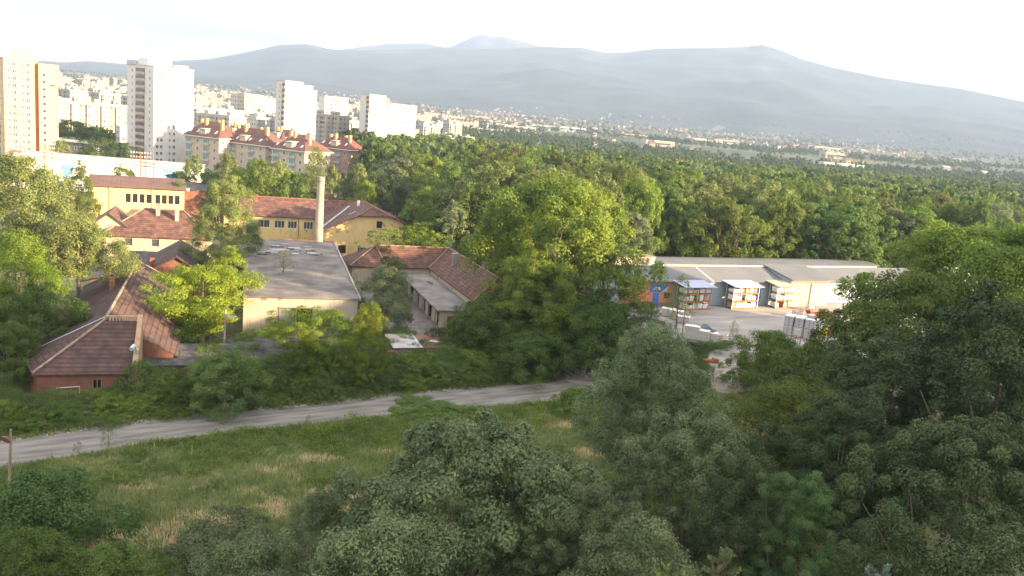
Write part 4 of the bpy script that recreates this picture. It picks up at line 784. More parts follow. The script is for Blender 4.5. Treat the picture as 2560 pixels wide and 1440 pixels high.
# brick gable sheds between long house and hip house
p = G(352, 690, 3.4); t = gable('brick_shed', 'brick shed with a brown gable roof just behind the long brick house', 'shed', (p.x, p.y), rad(20), 10.5, 17, 3.4, 6.6, BRICK, TILED, 'y', [(6.2, 8.2, 1.2, 2.6)])
window(t, (0, 0), (10.5, 0), 6.2, 1.2, 2.0, 1.4, 3)
m_ = MB(); m_.box(1.2, 1.9, 2.0, 2.6, 3.5, 6.0); m_.build('chimney', BRICK, t)
p = G(290, 660, 2.5); simple('low_shed', 'low flat shed with weeds on its roof between the hip house and the long house', 'shed', (p.x, p.y, 0), rad(20), 9, 9, 2.6, 3.2, GREYP, TARD)
p = G(258, 700, 2.2); simple('low_shed', 'small brick shed with a pale lit wall left of the long brick house', 'shed', (p.x - 2, p.y, 0), rad(20), 4, 4, 2.4, 2.6, BRICK, TARD)
# ---- red hip roofs (L shape) right of the hall
o8 = Vector((-29.7, 152.4, 0)); rz8 = rad(21)
t = thing('hip_roofed_house', 'cream house with a red tiled L shaped hip roof right of the flat roofed hall', 'building', o8, rz8)
# local: body x 0..22, y 0..9 ; wing x 14.5..23.5, y -31..0
m_ = MB(); e, r_ = 4.5, 7.6
wall(m_, (0, 0), (14.8, 0), 0, e, [(9.2, 10.6, 1.2, 2.8)]); wall(m_, (14.8, 0), (14.8, -28.5), 0, e); wall(m_, (14.8, -28.5), (24.1, -28.5), 0, e); wall(m_, (24.1, -28.5), (24.1, 9), 0, e); wall(m_, (24.1, 9), (0, 9), 0, e); wall(m_, (0, 9), (0, 0), 0, e); m_.build('wall', CREAM, t)
m_ = MB(); q = .5
m_.slab([(-q, -q, e - .1), (6.4, -q, e - .1), (5.0, 4.5, r_)], .18)
m_.slab([(-q, 9 + q, e - .1), (-q, -q, e - .1), (5.0, 4.5, r_)], .18)
m_.slab([(6.4, -q, e - .1), (14.4, -q, e - .1), (19.5, 4.5, r_), (5.0, 4.5, r_)], .18)
m_.slab([(24.6, 9 + q, e - .1), (-q, 9 + q, e - .1), (5.0, 4.5, r_), (19.5, 4.5, r_)], .18)
m_.slab([(14.4, -q, e - .1), (14.4, -29.0, e - .1), (19.5, -25.5, r_), (19.5, 4.5, r_)], .18)
m_.slab([(24.6, -29.0, e - .1), (24.6, 9.5, e - .1), (19.5, 4.5, r_), (19.5, -25.5, r_)], .18)
m_.slab([(14.4, -29.0, e - .1), (24.6, -29.0, e - .1), (19.5, -25.5, r_)], .18); r8 = m_.build('roof', TILE, t)
m_ = MB(); z_ = r_ + .08
for a, b_ in [((-q, -q, e), (5.0, 4.5, z_)), ((6.4, -q, e), (5.0, 4.5, z_)), ((5.0, 4.5, z_), (19.5, 4.5, z_)), ((19.5, 4.5, z_), (19.5, -25.5, z_)), ((19.5, -25.5, z_), (14.4, -29.0, e)), ((19.5, -25.5, z_), (24.6, -29.0, e)), ((14.4, -.5, e), (19.5, 4.5, z_))]: ridge_cap(m_, a, b_, .12)
m_.build('ridge_tile', mat('ridge_brown', (.20, .11, .08), (.28, .20, .15), 2), t)
m_ = MB(); m_.box(17.1, 17.8, -7, -6.3, 5.6, 8.3); m_.box(17.02, 17.88, -7.08, -6.22, 8.3, 8.42); m_.build('chimney', GREYP, r8)
m_ = MB(); m_.box(20.2, 20.8, -15, -14.4, 6.2, 8.4); m_.build('chimney', GREYP, r8)
# ---- garages
o9 = Vector((-10.5, 127.9, 0)); rz9 = rad(20)
t = thing('garage_row', 'row of garages with a flat grey felt roof and open doors round the courtyard', 'garage', o9, rz9); L9 = 34
hd = [(2.0 + i * 4.6, 4.6 + i * 4.6, 0, 2.4) for i in range(7)]
m_ = MB(); wall(m_, (0, L9), (0, 0), 0, 2.95, [(L9 - b_, L9 - a, c, d__) for a, b_, c, d__ in hd]); wall(m_, (0, 0), (5.9, 0), 0, 2.95); wall(m_, (5.9, 0), (5.9, L9), 0, 2.95); wall(m_, (5.9, L9), (0, L9), 0, 2.95); m_.build('wall', CREAM, t)
m_ = MB(); m_.box(.9, 5.7, -.06, -.005, .1, 2.2); m_.build('brick_infill', BRICK, t)
m_ = MB(); m_.slab([(-.9, -.35, 3.15), (6.3, -.35, 3.15), (6.3, L9 + .4, 3.35), (-.9, L9 + .4, 3.35)], .2); m_.build('roof', TAR, t)
for i, (a, b_, c, d__) in enumerate(hd):
    if i in (0, 2, 3, 5):
        m_ = MB(); m_.box(.12, .18, b_ - 1.25, b_ - .04, .03, 2.38); m_.build('door', mat('grey_door', (.30, .32, .33), (.20, .19, .18), 1.5), t)
m_ = MB(); m_.box(2.0, 2.2, .2, L9 - .2, 0, 2.9); m_.build('inner_shade_sheet', VOID, t)  # black sheet painting the shade inside the open garages
m_ = MB(); m_.tube([(-.75, L9 - 2, 0), (-.75, L9 - 2, 5.4), (-.55, L9 - 2, 5.8), (.5, L9 - 2, 5.85)], .2, 8); m_.build('flue_pipe', STEEL, t)
m_ = MB(); m_.tube([(2.6, 21.3, 3.35), (3.2, 19.6, 3.4)], .15, 7); m_.build('roof_pipe', RUST, t)
simple('brick_lean_to', 'red tiled lean-to with a brick end right of the garage roof', 'shed', o9 + rot2(Vector((6.9, -1.5, 0)), rz9), rz9, 5.4, 4.5, 2.6, 4.2, BRICK, TILE)
# ---- corrugated shed
o10 = G(988, 870, 2.2); o10.z = 0
t = simple('corrugated_shed', 'small shed with a half rusty half grey corrugated roof behind the roadside shrubs', 'shed', o10, rad(22), 8.2, 5.2, 2.1, 2.5, WHITEP, line_mat('rusty_corrugated', (.15, .075, .06), (.22, .11, .085), (.07, .04, .035), 4, .4, 'x', rough=.7))
m_ = MB(); m_.slab([(-.35, -.35, 2.31), (3.3, -.35, 2.31), (3.3, 5.3, 2.71), (-.35, 5.3, 2.71)], .04); m_.build('grey_sheets', line_mat('grey_corrugated', (.38, .36, .35), (.26, .22, .20), (.12, .10, .09), 2.2, .25, 'y', rough=.6), t)
m_ = MB(); m_.slab([(3.3, -.4, 2.36), (3.65, -.4, 2.36), (3.65, 5.4, 2.76), (3.3, 5.4, 2.76)], .05); m_.slab([(5, 2, 2.54), (6.6, 1.4, 2.5), (6.7, 1.8, 2.53), (5.6, 2.5, 2.58)], .05); m_.build('loose_sheet', STEEL, t)
# ---- roofless grey building at the back
p = G(822, 496, 4.6); t = simple('grey_shed', 'grey concrete shed with a rusty roof and white sheets at the forest edge', 'shed', (p.x, p.y, 0), rad(24), 19, 9, 4.6, 5.6, GREYP, mat('rusty_roof', (.18, .07, .05), (.30, .13, .09), .8), [(9, 12, .5, 3)])
m_ = MB()
for a in (2.2, 5.0, 9.0): m_.slab([(a, 1, 4.95), (a + 2.4, 1, 4.95), (a + 2.4, 7, 5.62), (a, 7, 5.62)], .06)
m_.build('white_sheet', WHITE, t)
p = G(960, 505, 4.6); simple('grey_shed', 'white walled shed with a rust red roof, right of the grey shed', 'shed', (p.x, p.y, 0), rad(-18), 8, 14, 5.2, 6.2, WHITE, MATS['rusty_roof'])
# ---- brick garden wall pieces
for (a, b_, lab) in [((655, 948), (768, 938), 'weathered red brick wall piece, leftmost in the bank below the ailanthus'), ((845, 932), (892, 926), 'short red brick wall piece showing between two ailanthus trees'), ((940, 922), (985, 915), 'short red brick wall piece right of the narrow lime tree')]:
    p, q = G(*a), G(*b_); m_ = MB(); Lw = (q - p).length; m_.box(0, Lw, 0, .38, 0, 1.9); m_.box(-.06, Lw + .06, -.06, .44, 1.9, 2.05)
    for k in range(int(Lw / 2.6) + 1): m_.box(k * 2.6 - .06, k * 2.6 + .4, -.12, -.004, 0, 1.88)
    tag(m_.build('brick_wall', mat('bright_brick', (.24, .075, .045), (.15, .06, .04), 1.2, bump=.3), None, p, math.atan2((q - p).y, (q - p).x)), lab, 'wall')
# ---- poles
def pole(label, px, pyb, pyt, r0=.14, wood=WOOD, lamp=None, tx=None, name='utility_pole'):
    b0 = G(px, pyb); tpnt = DD(tx or px + (pyb - pyt) * .04, pyt, b0.y); t = thing(name, label, 'pole', b0); v = tpnt - b0
    MB().tube([(0, 0, 0), tuple(v * .5), tuple(v)], [r0, r0 * .85, r0 * .7], 10).build('post', wood, t); return t, v
t, v = pole('grey pole with a small lamp arm standing before the hall, behind the elder bush', 559, 905, 774, .17, mat('grey_pole', (.26, .235, .19), (.20, .18, .15), 2), tx=564)
m_ = MB(); m_.tube([v - Vector((0, 0, .9)), v + Vector((.9, 0, -.75))], .05, 6); m_.box(v.x + .7, v.x + 1.25, -.12, .12, v.z - .95, v.z - .72); m_.build('lamp_arm', STEEL, t)
m_ = MB(); m_.box(v.x - .35, v.x + .2, -.3, -.1, v.z - 1.5, v.z - 1.05); m_.build('fuse_box', RUST, t)
t, v = pole('wooden pole with a rusty round reflector lamp at the left edge', 23, 1222, 1073, .12, tx=27)
m_ = MB(); hc = v + Vector((-.25, 0, -.75)); m_.tube([hc + Vector((.1, .05, .2)), hc + Vector((-.02, -.1, 0)), hc + Vector((-.05, -.25, -.1))], [.08, .34, .40], 14); m_.build('reflector', mat('rusty_brown', (.12, .065, .055), (.20, .11, .09), 3), t)
t, v = pole('thin leaning wooden pole at the edge of the concrete yard', 1705, 838, 706, .09, WOOD, tx=1722)
t, v = pole('slim lamp post with a white hood in front of the olive robinia', 1450, 800, 748, .07, WHITE, tx=1453, name='lamp_post')
m_ = MB(); m_.tube([v + Vector((0, 0, -.1)), v + Vector((0, 0, .25))], [.32, .2], 10); m_.build('lamp_hood', WHITE, t)
t, v = pole('bare wooden pole top showing beside the olive robinia', 1451, 830, 715, .12, WOOD, tx=1453)
# telegraph frames
def telegraph(label, px, pyb, pyt, d, wid, rows, twin):
    b0 = DD(px, pyb, d); tp_ = DD(px, pyt, d); t = thing('telegraph_pole', label, 'pole', (tp_.x, d, 0), rad(12), 'telegraph poles by the white plant'); hz_ = tp_.z
    for s in ((-.28, .28) if twin else (0,)):
        MB().tube([(wid * s, 0, 0), (wid * s, 0, hz_)], [.17, .12], 8).build('post', mat('tarred_wood', (.30, .15, .075), (.20, .10, .06), 2), t)
    for k in range(rows):
        z_ = hz_ - .5 - k * 1.15; m_ = MB(); m_.box(-wid / 2, wid / 2, -.16, -.02, z_, z_ + .14); a = m_.build('crossarm', RUST, t); m_ = MB()
        for j in range(8): x_ = -wid / 2 + .2 + j * (wid - .4) / 7; m_.tube([(x_, -.09, z_ + .14), (x_, -.09, z_ + .26), (x_, -.09, z_ + .52)], [.05, .16, .10], 6)
        m_.build('insulators', WHITE, a)
telegraph('telegraph pole with stacked crossarms of insulators, leftmost, before the yellow tower', 52, 470, 362, 232, 3.6, 5, False)
telegraph('telegraph frame of three crossarms before the lower right of the yellow tower', 120, 440, 358, 245, 3.8, 4, True)
telegraph('telegraph pole with wide crossarms in front of the white tower block', 352, 460, 380, 236, 5.4, 4, False)
telegraph('smaller telegraph frame right of the one before the white tower block', 374, 470, 404, 244, 4.0, 4, True)
# ---- white plant with blue panels
a, b_ = G(20, 389, 9.5), G(478, 424, 9.5); rzp = math.atan2((b_ - a).y, (b_ - a).x); Lp = (b_ - a).length
t = thing('white_plant', 'long white plant building with blue panels and horizontal lines behind the workshop', 'building', (a.x, a.y, 0), rzp)
m_ = MB(); wall(m_, (0, 0), (Lp, 0), 0, 9.5); wall(m_, (Lp, 0), (Lp, 22), 0, 9.5); wall(m_, (Lp, 22), (0, 22), 0, 9.5); wall(m_, (0, 22), (0, 0), 0, 9.5); m_.build('wall', line_mat('white_siding', (.74, .73, .70), (.66, .65, .62), (.30, .30, .30), .7, .10, 'z', nscale=.2), t)
m_ = MB(); m_.slab([(-.3, -.3, 9.75), (Lp + .3, -.3, 9.75), (Lp + .3, 22.3, 9.9), (-.3, 22.3, 9.9)], .22); m_.build('roof', CONC, t)
LB = mat('light_blue', (.16, .42, .75), (.14, .38, .70), 1)
def upx(px): return (G(px, 389 + (px - 20) * 35 / 458, 9.5) - a).length
for x0, x1, z0, z1, mm in [(152, 184, 6.3, 8.2, LB), (160, 174, 3.6, 6.3, LB), (418, 450, 4.8, 7.6, BLUE), (408, 470, 8.0, 8.9, LB), (38, 44, 1, 5, LB), (124, 140, .5, 4.5, STEEL)]:
    MB().box(upx(x0), upx(x1), -.09, -.01, z0, z1).build('blue_panel' if mm is not STEEL else 'gate', mm, t)
# ---- grey shed with white frame near the towers
a, b_ = G(100, 342, 9.5), G(245, 357, 9.5); rzp = math.atan2((b_ - a).y, (b_ - a).x); Lg = (b_ - a).length
t = simple('framed_hall', 'dark grey hall with a white roof edge between the two tall towers', 'building', (a.x, a.y, 0), rzp, Lg, 20, 9.2, 9.2, mat('dark_facade', (.17, .17, .18), (.23, .22, .22), .3), CONC)
m_ = MB(); m_.box(-.2, Lg + .5, -.6, -.35, 8.6, 9.6); m_.box(Lg - .3, Lg + .5, -.6, -.35, 0, 8.6); m_.build('white_frame', WHITE, t)
for k in range(4): window(t, (0, 0), (Lg, 0), 5 + k * 6, 5.5, 3.5, 1.4, 3, rec=-.08)
# ---------------------------------------------------------------- warehouse and yard
oW = Vector((26.2, 160.9, 0)); rW = rad(27)
def WL(x, y, z=0): v = rot2(Vector((x, y, 0)), rW); return Vector((oW.x + v.x, oW.y + v.y, z))
ROOFG = line_mat('grey_sheet_roof', (.105, .107, .11), (.13, .13, .132), (.085, .085, .088), 3, .12, 'x', nscale=.2, rough=.6)
METW = line_mat('grey_sheet_wall', (.28, .33, .35), (.33, .37, .39), (.20, .23, .25), 1.1, .06, 'x', nscale=.3, rough=.6)
BEIGE = line_mat('beige_sheet_wall', (.34, .285, .215), (.39, .325, .245), (.25, .205, .155), 3.2, .3, 'x', nscale=.3, rough=.7)
t = thing('warehouse', 'long grey roofed warehouse with an orange office end and blue doors behind the yard', 'building', oW, rW)
m_ = MB(); wall(m_, (6.2, 0), (35, 0), 0, 5.1); wall(m_, (46, 12), (-6, 12), 0, 5.1); wall(m_, (-6, 12), (-6, 0), 0, 5.1); m_.build('wall', METW, t)
m_ = MB(); wall(m_, (-6, -.02), (6.2, -.02), 0, 5.1, [(10.2, 11.7, 1.6, 2.75)]); m_.build('office_wall', mat('orange_plaster', (.50, .20, .13), (.44, .175, .115), .7), t)
m_ = MB(); m_.box(-6, 6.2, -.06, -.03, 0, .8); m_.build('plinth', mat('brown_plinth', (.26, .15, .12), (.20, .12, .10), 2), t)
window(t, (-6, -.02), (6.2, -.02), 10.2, 1.6, 1.5, 1.15, 1, frame=RUST, pane=GLASS)
m_ = MB(); m_.box(1.6, 2.9, -.12, -.07, .05, 2.75); m_.build('door', BLUE, t)
# sign: blue panel, pale oval emblem, white slanting bar and grey corner
m_ = MB(); m_.box(.7, 4.9, -.12, -.04, 3.0, 4.5); sg = m_.build('sign', BLUE, t)
m_ = MB(); m_.face([(1.4 + .95 * (1 + math.cos(a * math.pi / 9)), -.13, 3.62 + .3 * math.sin(a * math.pi / 9)) for a in range(18)]); m_.build('emblem', mat('pale_emblem', (.62, .64, .50), (.45, .52, .42), 5), sg)
m_ = MB(); m_.face([(1.75 + .36 * (1 + math.cos(a * math.pi / 6)), -.135, 3.62 + .12 * math.sin(a * math.pi / 6)) for a in range(12)]); m_.build('emblem_core', BLUE, sg)
m_ = MB(); m_.face([(3.55, -.131, 3.0), (3.8, -.131, 3.0), (4.9, -.131, 3.95), (4.9, -.131, 4.12)]); m_.build('slanting_bar', WHITE, sg)
m_ = MB(); m_.face([(3.85, -.132, 3.0), (4.9, -.132, 3.0), (4.9, -.132, 3.9)]); m_.build('grey_corner', CONC, sg)
m_ = MB(); m_.slab([(-6.4, -.6, 5.12), (34.9, -.6, 5.12), (34.9, 6, 7.1), (-6.4, 6, 7.1)], .15); m_.slab([(-6.4, 6, 7.1), (34.9, 6, 7.1), (34.9, 12.6, 5.0), (-6.4, 12.6, 5.0)], .15); rw = m_.build('roof', ROOFG, t)
m_ = MB(); m_.slab([(15.5, -.62, 5.16), (15.75, -.62, 5.16), (15.75, 6, 7.14), (15.5, 6, 7.14)], .04); m_.build('roof_strip', WHITE, rw)
m_ = MB(); ridge_cap(m_, (-6.4, 6, 7.15), (34.9, 6, 7.15), .16); m_.build('ridge_cap', WHITE, rw)
for x0, x1, mm in [(15.0, 18.2, METW), (27.2, 29.0, BLUE)]:
    m_ = MB(); m_.box(x0, x1, -.10, -.03, .05, 3.6); m_.build('gate', mat('blue_grey_gate', (.22, .29, .32), (.26, .33, .36), .5) if mm is METW else BLUE, t)
# raised block with sliding gates
t = thing('warehouse', 'taller warehouse block with beige sliding gates, right of the racks', 'building', WL(35.05, -2.2), rW)
m_ = MB(); wall(m_, (0, 0), (11.2, 0), 0, 5.85); m_.build('gate_wall', BEIGE, t)
m_ = MB(); wall(m_, (11.2, 0), (11.2, 16), 0, 5.85); wall(m_, (11.2, 16), (0, 16), 0, 5.85); wall(m_, (0, 16), (0, 0), 0, 5.85); m_.face([(0, 16, 5.85), (0, 0, 5.85), (0, 8.2, 7.3)]); m_.face([(11.2, 0, 5.85), (11.2, 16, 5.85), (11.2, 8.2, 7.3)]); m_.build('wall', mat('blue_grey_sheet', (.30, .35, .39), (.34, .39, .43), .4), t)
m_ = MB(); m_.slab([(-.4, -.7, 5.9), (11.6, -.7, 5.9), (11.6, 8.2, 7.5), (-.4, 8.2, 7.5)], .16); m_.slab([(-.4, 8.2, 7.5), (11.6, 8.2, 7.5), (11.6, 16.6, 5.95), (-.4, 16.6, 5.95)], .16); m_.build('roof', ROOFG, t)
m_ = MB(); m_.box(-.2, 5.4, -.14, -.06, .05, 5.2); m_.build('sliding_gate', BEIGE, t)
m_ = MB(); m_.box(5.42, 5.62, -.12, -.02, .05, 5.2); m_.box(0, 11.2, -.1, -.02, 1.0, 1.06); m_.box(0, 11.2, -.16, -.05, 5.2, 5.32); m_.build('gate_post', mat('dark_steel', (.10, .09, .08), (.14, .12, .11), 3), t)
m_ = MB(); m_.box(5.9, 10.9, -.15, -.07, .1, 5.0); m_.build('sliding_gate', mat('pale_gate', (.40, .35, .28), (.34, .29, .23), 1), t)
# further warehouses on the right
gable('warehouse', 'grey roofed warehouse with a pale ridge, right of the block with beige gates', 'building', WL(46.6, 1.0), rW, 33, 10, 4.8, 6.9, mat('pale_blue_wall', (.34, .42, .50), (.40, .46, .52), .4), ROOFG, 'x')
gable('warehouse', 'warehouse with a white roof seen through the oak crowns on the right', 'building', WL(84, -9), rW, 22, 16, 5.5, 8.6, BEIGE, mat('white_roof_sheet', (.52, .52, .54), (.46, .46, .48), .4), 'x')
m_ = MB(); m_.box(0, 62, 0, .2, 4.6, 8.05)
t = gable('warehouse', 'second warehouse row behind the first, only its pale upper edge showing', 'building', WL(13, 17), rW, 70, 8, 5.55, 5.95, mat('pale_sheet', (.60, .56, .48), (.52, .48, .42), .4), ROOFG, 'x')
t = thing('site_cabin', 'beige ribbed cabin with a dark grille behind the left end of the warehouse roof', 'cabin', WL(1.5, 15.5), rW)
m_ = MB(); m_.box(0, 11, 0, 3, 0, 7.2); m_.build('wall', line_mat('cabin_sheet', (.60, .53, .40), (.66, .58, .44), (.40, .34, .25), 2.0, .25, 'x', nscale=.3), t)
m_ = MB(); m_.box(5.2, 9.6, -.1, -.02, 5.6, 7.0); m_.build('grille', mat('dark_grille', (.12, .09, .07), (.18, .13, .10), 4), t)
m_ = MB(); m_.box(-.15, 11.15, -.15, 3.15, 7.2, 7.33); m_.build('roof', mat('cabin_roof', (.20, .16, .13)), t)
# racks
gr = random.Random(12)
def rack(x0, w_, label, canopy, ylocal=-3.6):
    t = thing('storage_rack', label, 'rack', WL(x0, ylocal), rW); d_ = 2.2
    for i in range(3):
        for y in (0, d_): MB().box(i * w_ / 2 - .07, i * w_ / 2 + .07, y - .06, y + .06, 0, 4.9).build('upright', STEEL, t)
    for z_ in (.15, 1.75, 3.3):
        for y in (-.08, d_ + .02): MB().box(-.1, w_ + .1, y, y + .06, z_ - .16, z_).build('beam', ORANGE, t)
        MB().box(0, w_, 0, d_, z_ - .06, z_ - .01).build('shelf', WOOD, t)
    m_ = MB(); m_.slab([(-.5, -1.0, 4.75), (w_ + .5, -1.0, 4.75), (w_ + .5, d_ + 1.3, 5.35), (-.5, d_ + 1.3, 5.35)], .07); m_.build('canopy', canopy, t)
    k = 0
    for lv, z_ in enumerate((.16, 1.76, 3.31)):
        x = .12
        while x < w_ - .9:
            ww = gr.uniform(.95, 1.5); hh = gr.uniform(.75, 1.3); kind = gr.random()
            if kind > .12:
                ww = min(ww, w_ - x - .1); m_ = MB(); c_ = rot2(Vector((x, .15, 0)), rW); base = WL(x0, ylocal) + c_
                m_.box(0, ww, 0, .1, 0, .1, 1); m_.box(0, ww, .75, .85, 0, .1, 1); m_.box(0, ww, 1.5, 1.6, 0, .1, 1); m_.box(0, ww, 0, 1.65, .1, .13, 1)
                m_.box(.04, ww - .04, .04, 1.6, .134, hh, 0)
                if kind > .6: m_.box(.15, ww - .15, .15, 1.4, hh, hh + .12, 0)
                o = m_.build('wrapped_pallet', [WRAP if kind < .85 else mat('brown_carton', (.30, .16, .10), (.38, .22, .14), 1.2), WOOD], None, (base.x, base.y, z_), rW)
                tag(o, ('white wrapped pallet' if kind < .85 else 'brown carton pallet') + ' on the %s shelf of the %s' % (('bottom', 'middle', 'top')[lv], label.split(',')[0]), 'pallet', 'pallets stored in the orange racks')
            x += ww + .12; k += 1
LIL = mat('lilac_sheet', (.26, .26, .40), (.32, .32, .44), .5, rough=.5)
rack(6.2, 6.8, 'storage rack beside the orange office, under a lilac sheet roof', LIL); rack(18.6, 6.6, 'middle storage rack, under a lilac sheet roof before the grey gates', LIL); rack(30.2, 4.6, 'storage rack beside the beige gates, under a tan sheet roof', mat('tan_sheet', (.32, .26, .215), (.28, .225, .19), .6))
# pallets of grey crates in the yard
def crates(px, py, lev, n, label, dx=0, dy=0):
    pass
def crate_pallet(loc, rz, w_, d_, h_, label, group, dark=True):
    m_ = MB(); rows = 6
    for k in range(rows):
        z0 = .12 + k * (h_ - .12) / rows; z1 = z0 + (h_ - .12) / rows - .03; s_ = .02 * (k % 2); m_.box(s_, w_ - s_, s_, d_ - s_, z0, z1, 0)
        m_.box(.15, w_ * .42, -.012 + s_, -.002 + s_, z0 + .06, z0 + .14, 1); m_.box(w_ * .58, w_ - .15, -.012 + s_, -.002 + s_, z0 + .06, z0 + .14, 1)
    m_.box(0, w_, 0, .12, 0, .1, 2); m_.box(0, w_, d_ - .12, d_, 0, .1, 2); m_.box(-.03, w_ + .03, -.03, d_ + .03, h_, h_ + .05, 1)
    return tag(m_.build('crate_stack', [mat('grey_crates', (.26, .25, .27), (.34, .32, .33), 1.5) if dark else mat('pale_blocks', (.50, .47, .42), (.42, .39, .35), 1.5), WHITE, WOOD], None, loc, rz), label, 'crates', group)
bs = G(1945, 832); rk = rad(-28)
GR = 'stacked pallets of grey crates in the yard'
for i in range(3):
    for j in range(2 if i < 2 else 1):
        v = rot2(Vector((i * 1.75, j * 1.6, 0)), rk); b0 = bs + v + Vector((.4, -1.2, 0))
        for lv in range(2):
            crate_pallet((b0.x, b0.y, lv * 1.78), rk, 1.55, 1.4, 1.7, '%s pallet of grey crates, %s from the driveway side, %s row' % (('lower', 'upper')[lv], ('first', 'second', 'third')[i], ('near', 'far')[j]), GR)
for k, (px, py) in enumerate([(2010, 838), (2022, 826), (1990, 845)]):
    b0 = G(px, py); crate_pallet(b0, rad(20), 1.5, 1.3, 1.5, ['pale block pallet standing right of the grey crates', 'pale block pallet behind another, right of the grey crates', 'pale block pallet in front of the grey crates'][k], 'pale block pallets in the yard', False)
    if k != 2: crate_pallet(b0 + Vector((0, 0, 1.58)), rad(20), 1.5, 1.3, 1.2, ['top pallet of pale blocks right of the grey crates', 'top pallet of pale blocks on the farther pile'][k], 'pale block pallets in the yard', False)
for k, (px, py, lab) in enumerate([(1652, 790, 'stack of pale boards beside the orange office'), (1672, 797, 'stack of pale blocks right of the pale boards'), (1688, 806, 'low stack of pale blocks behind the leaning pole'), (1708, 846, 'big white block stack left of the dark tarpaulin'), (1733, 850, 'white block stack under the dark tarpaulin'), (1756, 848, 'low white block stack right of the dark tarpaulin')]):
    b0 = G(px, py); crate_pallet(b0, rad(-20), 2.4, 1.6, (1.5, 1.6, 1.2, 2.2, 1.7, 1.2)[k], lab, 'pale stacks at the left side of the yard', False)
b0 = G(1745, 842); m_ = MB(); gn = 7
for i in range(gn):
    for j in range(4):
        f_ = lambda a, c: (a * .45, c * .5, 1.95 + .18 * math.sin(a * 1.3 + c) - .22 * max(0, a - 4) - .1 * (c == 0) * 3)
        m_.face([f_(i, j), f_(i + 1, j), f_(i + 1, j + 1), f_(i, j + 1)])
tag(m_.build('tarpaulin', mat('dark_tarp', (.04, .06, .08), (.07, .09, .11), 2, rough=.5), None, (b0.x - .6, b0.y - .4, 0), rad(-20)), 'dark blue tarpaulin sagging over the white block stacks', 'tarpaulin')
def bag(loc, s_, label, m0, name='big_bag'):
    r_ = np.random.RandomState(int(abs(loc[0] * 77)) % 1000); mb = MB(); pts = []
    for i, (z_, f_) in enumerate([(0, .86), (.15, 1.0), (.5, 1.06), (.82, .95), (1.0, .6), (1.04, .2)]): pts.append((z_, f_))
    n_ = 12; k0 = 0
    for z_, f_ in pts:
        for j in range(n_):
            a = 6.2832 * j / n_; q = 1 / max(abs(math.cos(a)), abs(math.sin(a))) * .5 + .5; mb.v.append((s_ * .5 * f_ * q * math.cos(a) * (1 + .05 * r_.randn()), s_ * .5 * f_ * q * math.sin(a) * (1 + .05 * r_.randn()), s_ * .9 * z_))
    for i in range(len(pts) - 1):
        for j in range(n_): a = i * n_ + j; b_ = i * n_ + (j + 1) % n_; mb.f.append((a, b_, b_ + n_, a + n_)); mb.mi.append(0)
    mb.f.append(tuple(range((len(pts) - 1) * n_, len(pts) * n_))); mb.mi.append(0)
    return tag(mb.build(name, m0, None, loc, r_.rand() * 3), label, 'bag', 'white bulk bags piled in the yard')
BG = mat('bag_cloth', (.50, .52, .56), (.62, .62, .62), 3, bump=.4)
for k, (px, py, z_) in enumerate([(2028, 826, 0), (2040, 822, 0), (2052, 826, 0), (2034, 836, 0), (2046, 838, 0), (2034, 824, 1.05), (2047, 824, 1.05)]):
    p = G(px, py); bag((p.x, p.y, z_), 1.25, 'white bulk bag %s the pile beside the yellow containers' % ('lying on top of' if z_ else 'at the bottom of'), BG)
p = G(2026, 846); tag(MB().tube([(0, 0, .35), (.9, .1, .35)], .36, 14).build('barrel', mat('dull_blue', (.08, .13, .25), (.11, .17, .30), 2), None, p), 'dull blue barrel lying before the white bulk bags', 'barrel')
for k, (px, py) in enumerate([(2056, 842), (2083, 842)]):
    p = G(px, py); m_ = MB(); m_.box(0, .8, 0, .7, .1, 1.5 - .3 * k); m_.box(.05, .75, -.03, 0, .3, 1.1); m_.box(-.05, .85, -.05, .75, 1.5 - .3 * k, 1.6 - .3 * k); m_.box(.1, .25, .1, .6, 0, .1); m_.box(.55, .7, .1, .6, 0, .1)
    tag(m_.build('yellow_container', mat('yellow_plastic', (.62, .42, .03), (.55, .36, .03), 2, rough=.5), None, p, rad(10)), ['yellow lidded container right of the white bulk bags', 'shorter yellow container right of the wire cage'][k], 'container')
p = G(2066, 840); m_ = MB()
for i in range(6):
    m_.box(i * .3, i * .3 + .04, 0, .04, 0, 1.3); m_.box(i * .3, i * .3 + .04, 1.2, 1.24, 0, 1.3)
for z_ in (.1, .4, .7, 1.0, 1.28): m_.box(0, 1.54, -.01, .03, z_, z_ + .04); m_.box(0, 1.54, 1.19, 1.23, z_, z_ + .04); m_.box(-.01, .03, 0, 1.24, z_, z_ + .04); m_.box(1.51, 1.55, 0, 1.24, z_, z_ + .04)
m_.box(.1, 1.4, .1, 1.1, .1, .8, 1); tag(m_.build('wire_cage', [RUST, WOOD], None, p, rad(15)), 'rusty wire cage of wood between the yellow containers', 'cage')
p = G(2022, 800); t = thing('skip_container', 'red skip with slanted sides and boards in it before the beige gates', 'skip', p, rad(12)); m_ = MB()
lo = [(.7, .15), (4.4, .15), (4.4, 1.65), (.7, 1.65)]; hi_ = [(0, 0), (5.2, 0), (5.2, 1.8), (0, 1.8)]
for i in range(4): a, b_ = lo[i], lo[(i + 1) % 4]; c, d__ = hi_[(i + 1) % 4], hi_[i]; m_.face([(*a, .15), (*b_, .15), (*c, 1.7), (*d__, 1.7)])
m_.face([(*q, .16) for q in lo]); m_.box(-.06, 5.26, -.08, .0, 1.62, 1.76); m_.box(-.06, 5.26, 1.8, 1.88, 1.62, 1.76); m_.build('body', mat('skip_red', (.34, .06, .045), (.24, .07, .05), 1.5, rough=.6), t)
m_ = MB()
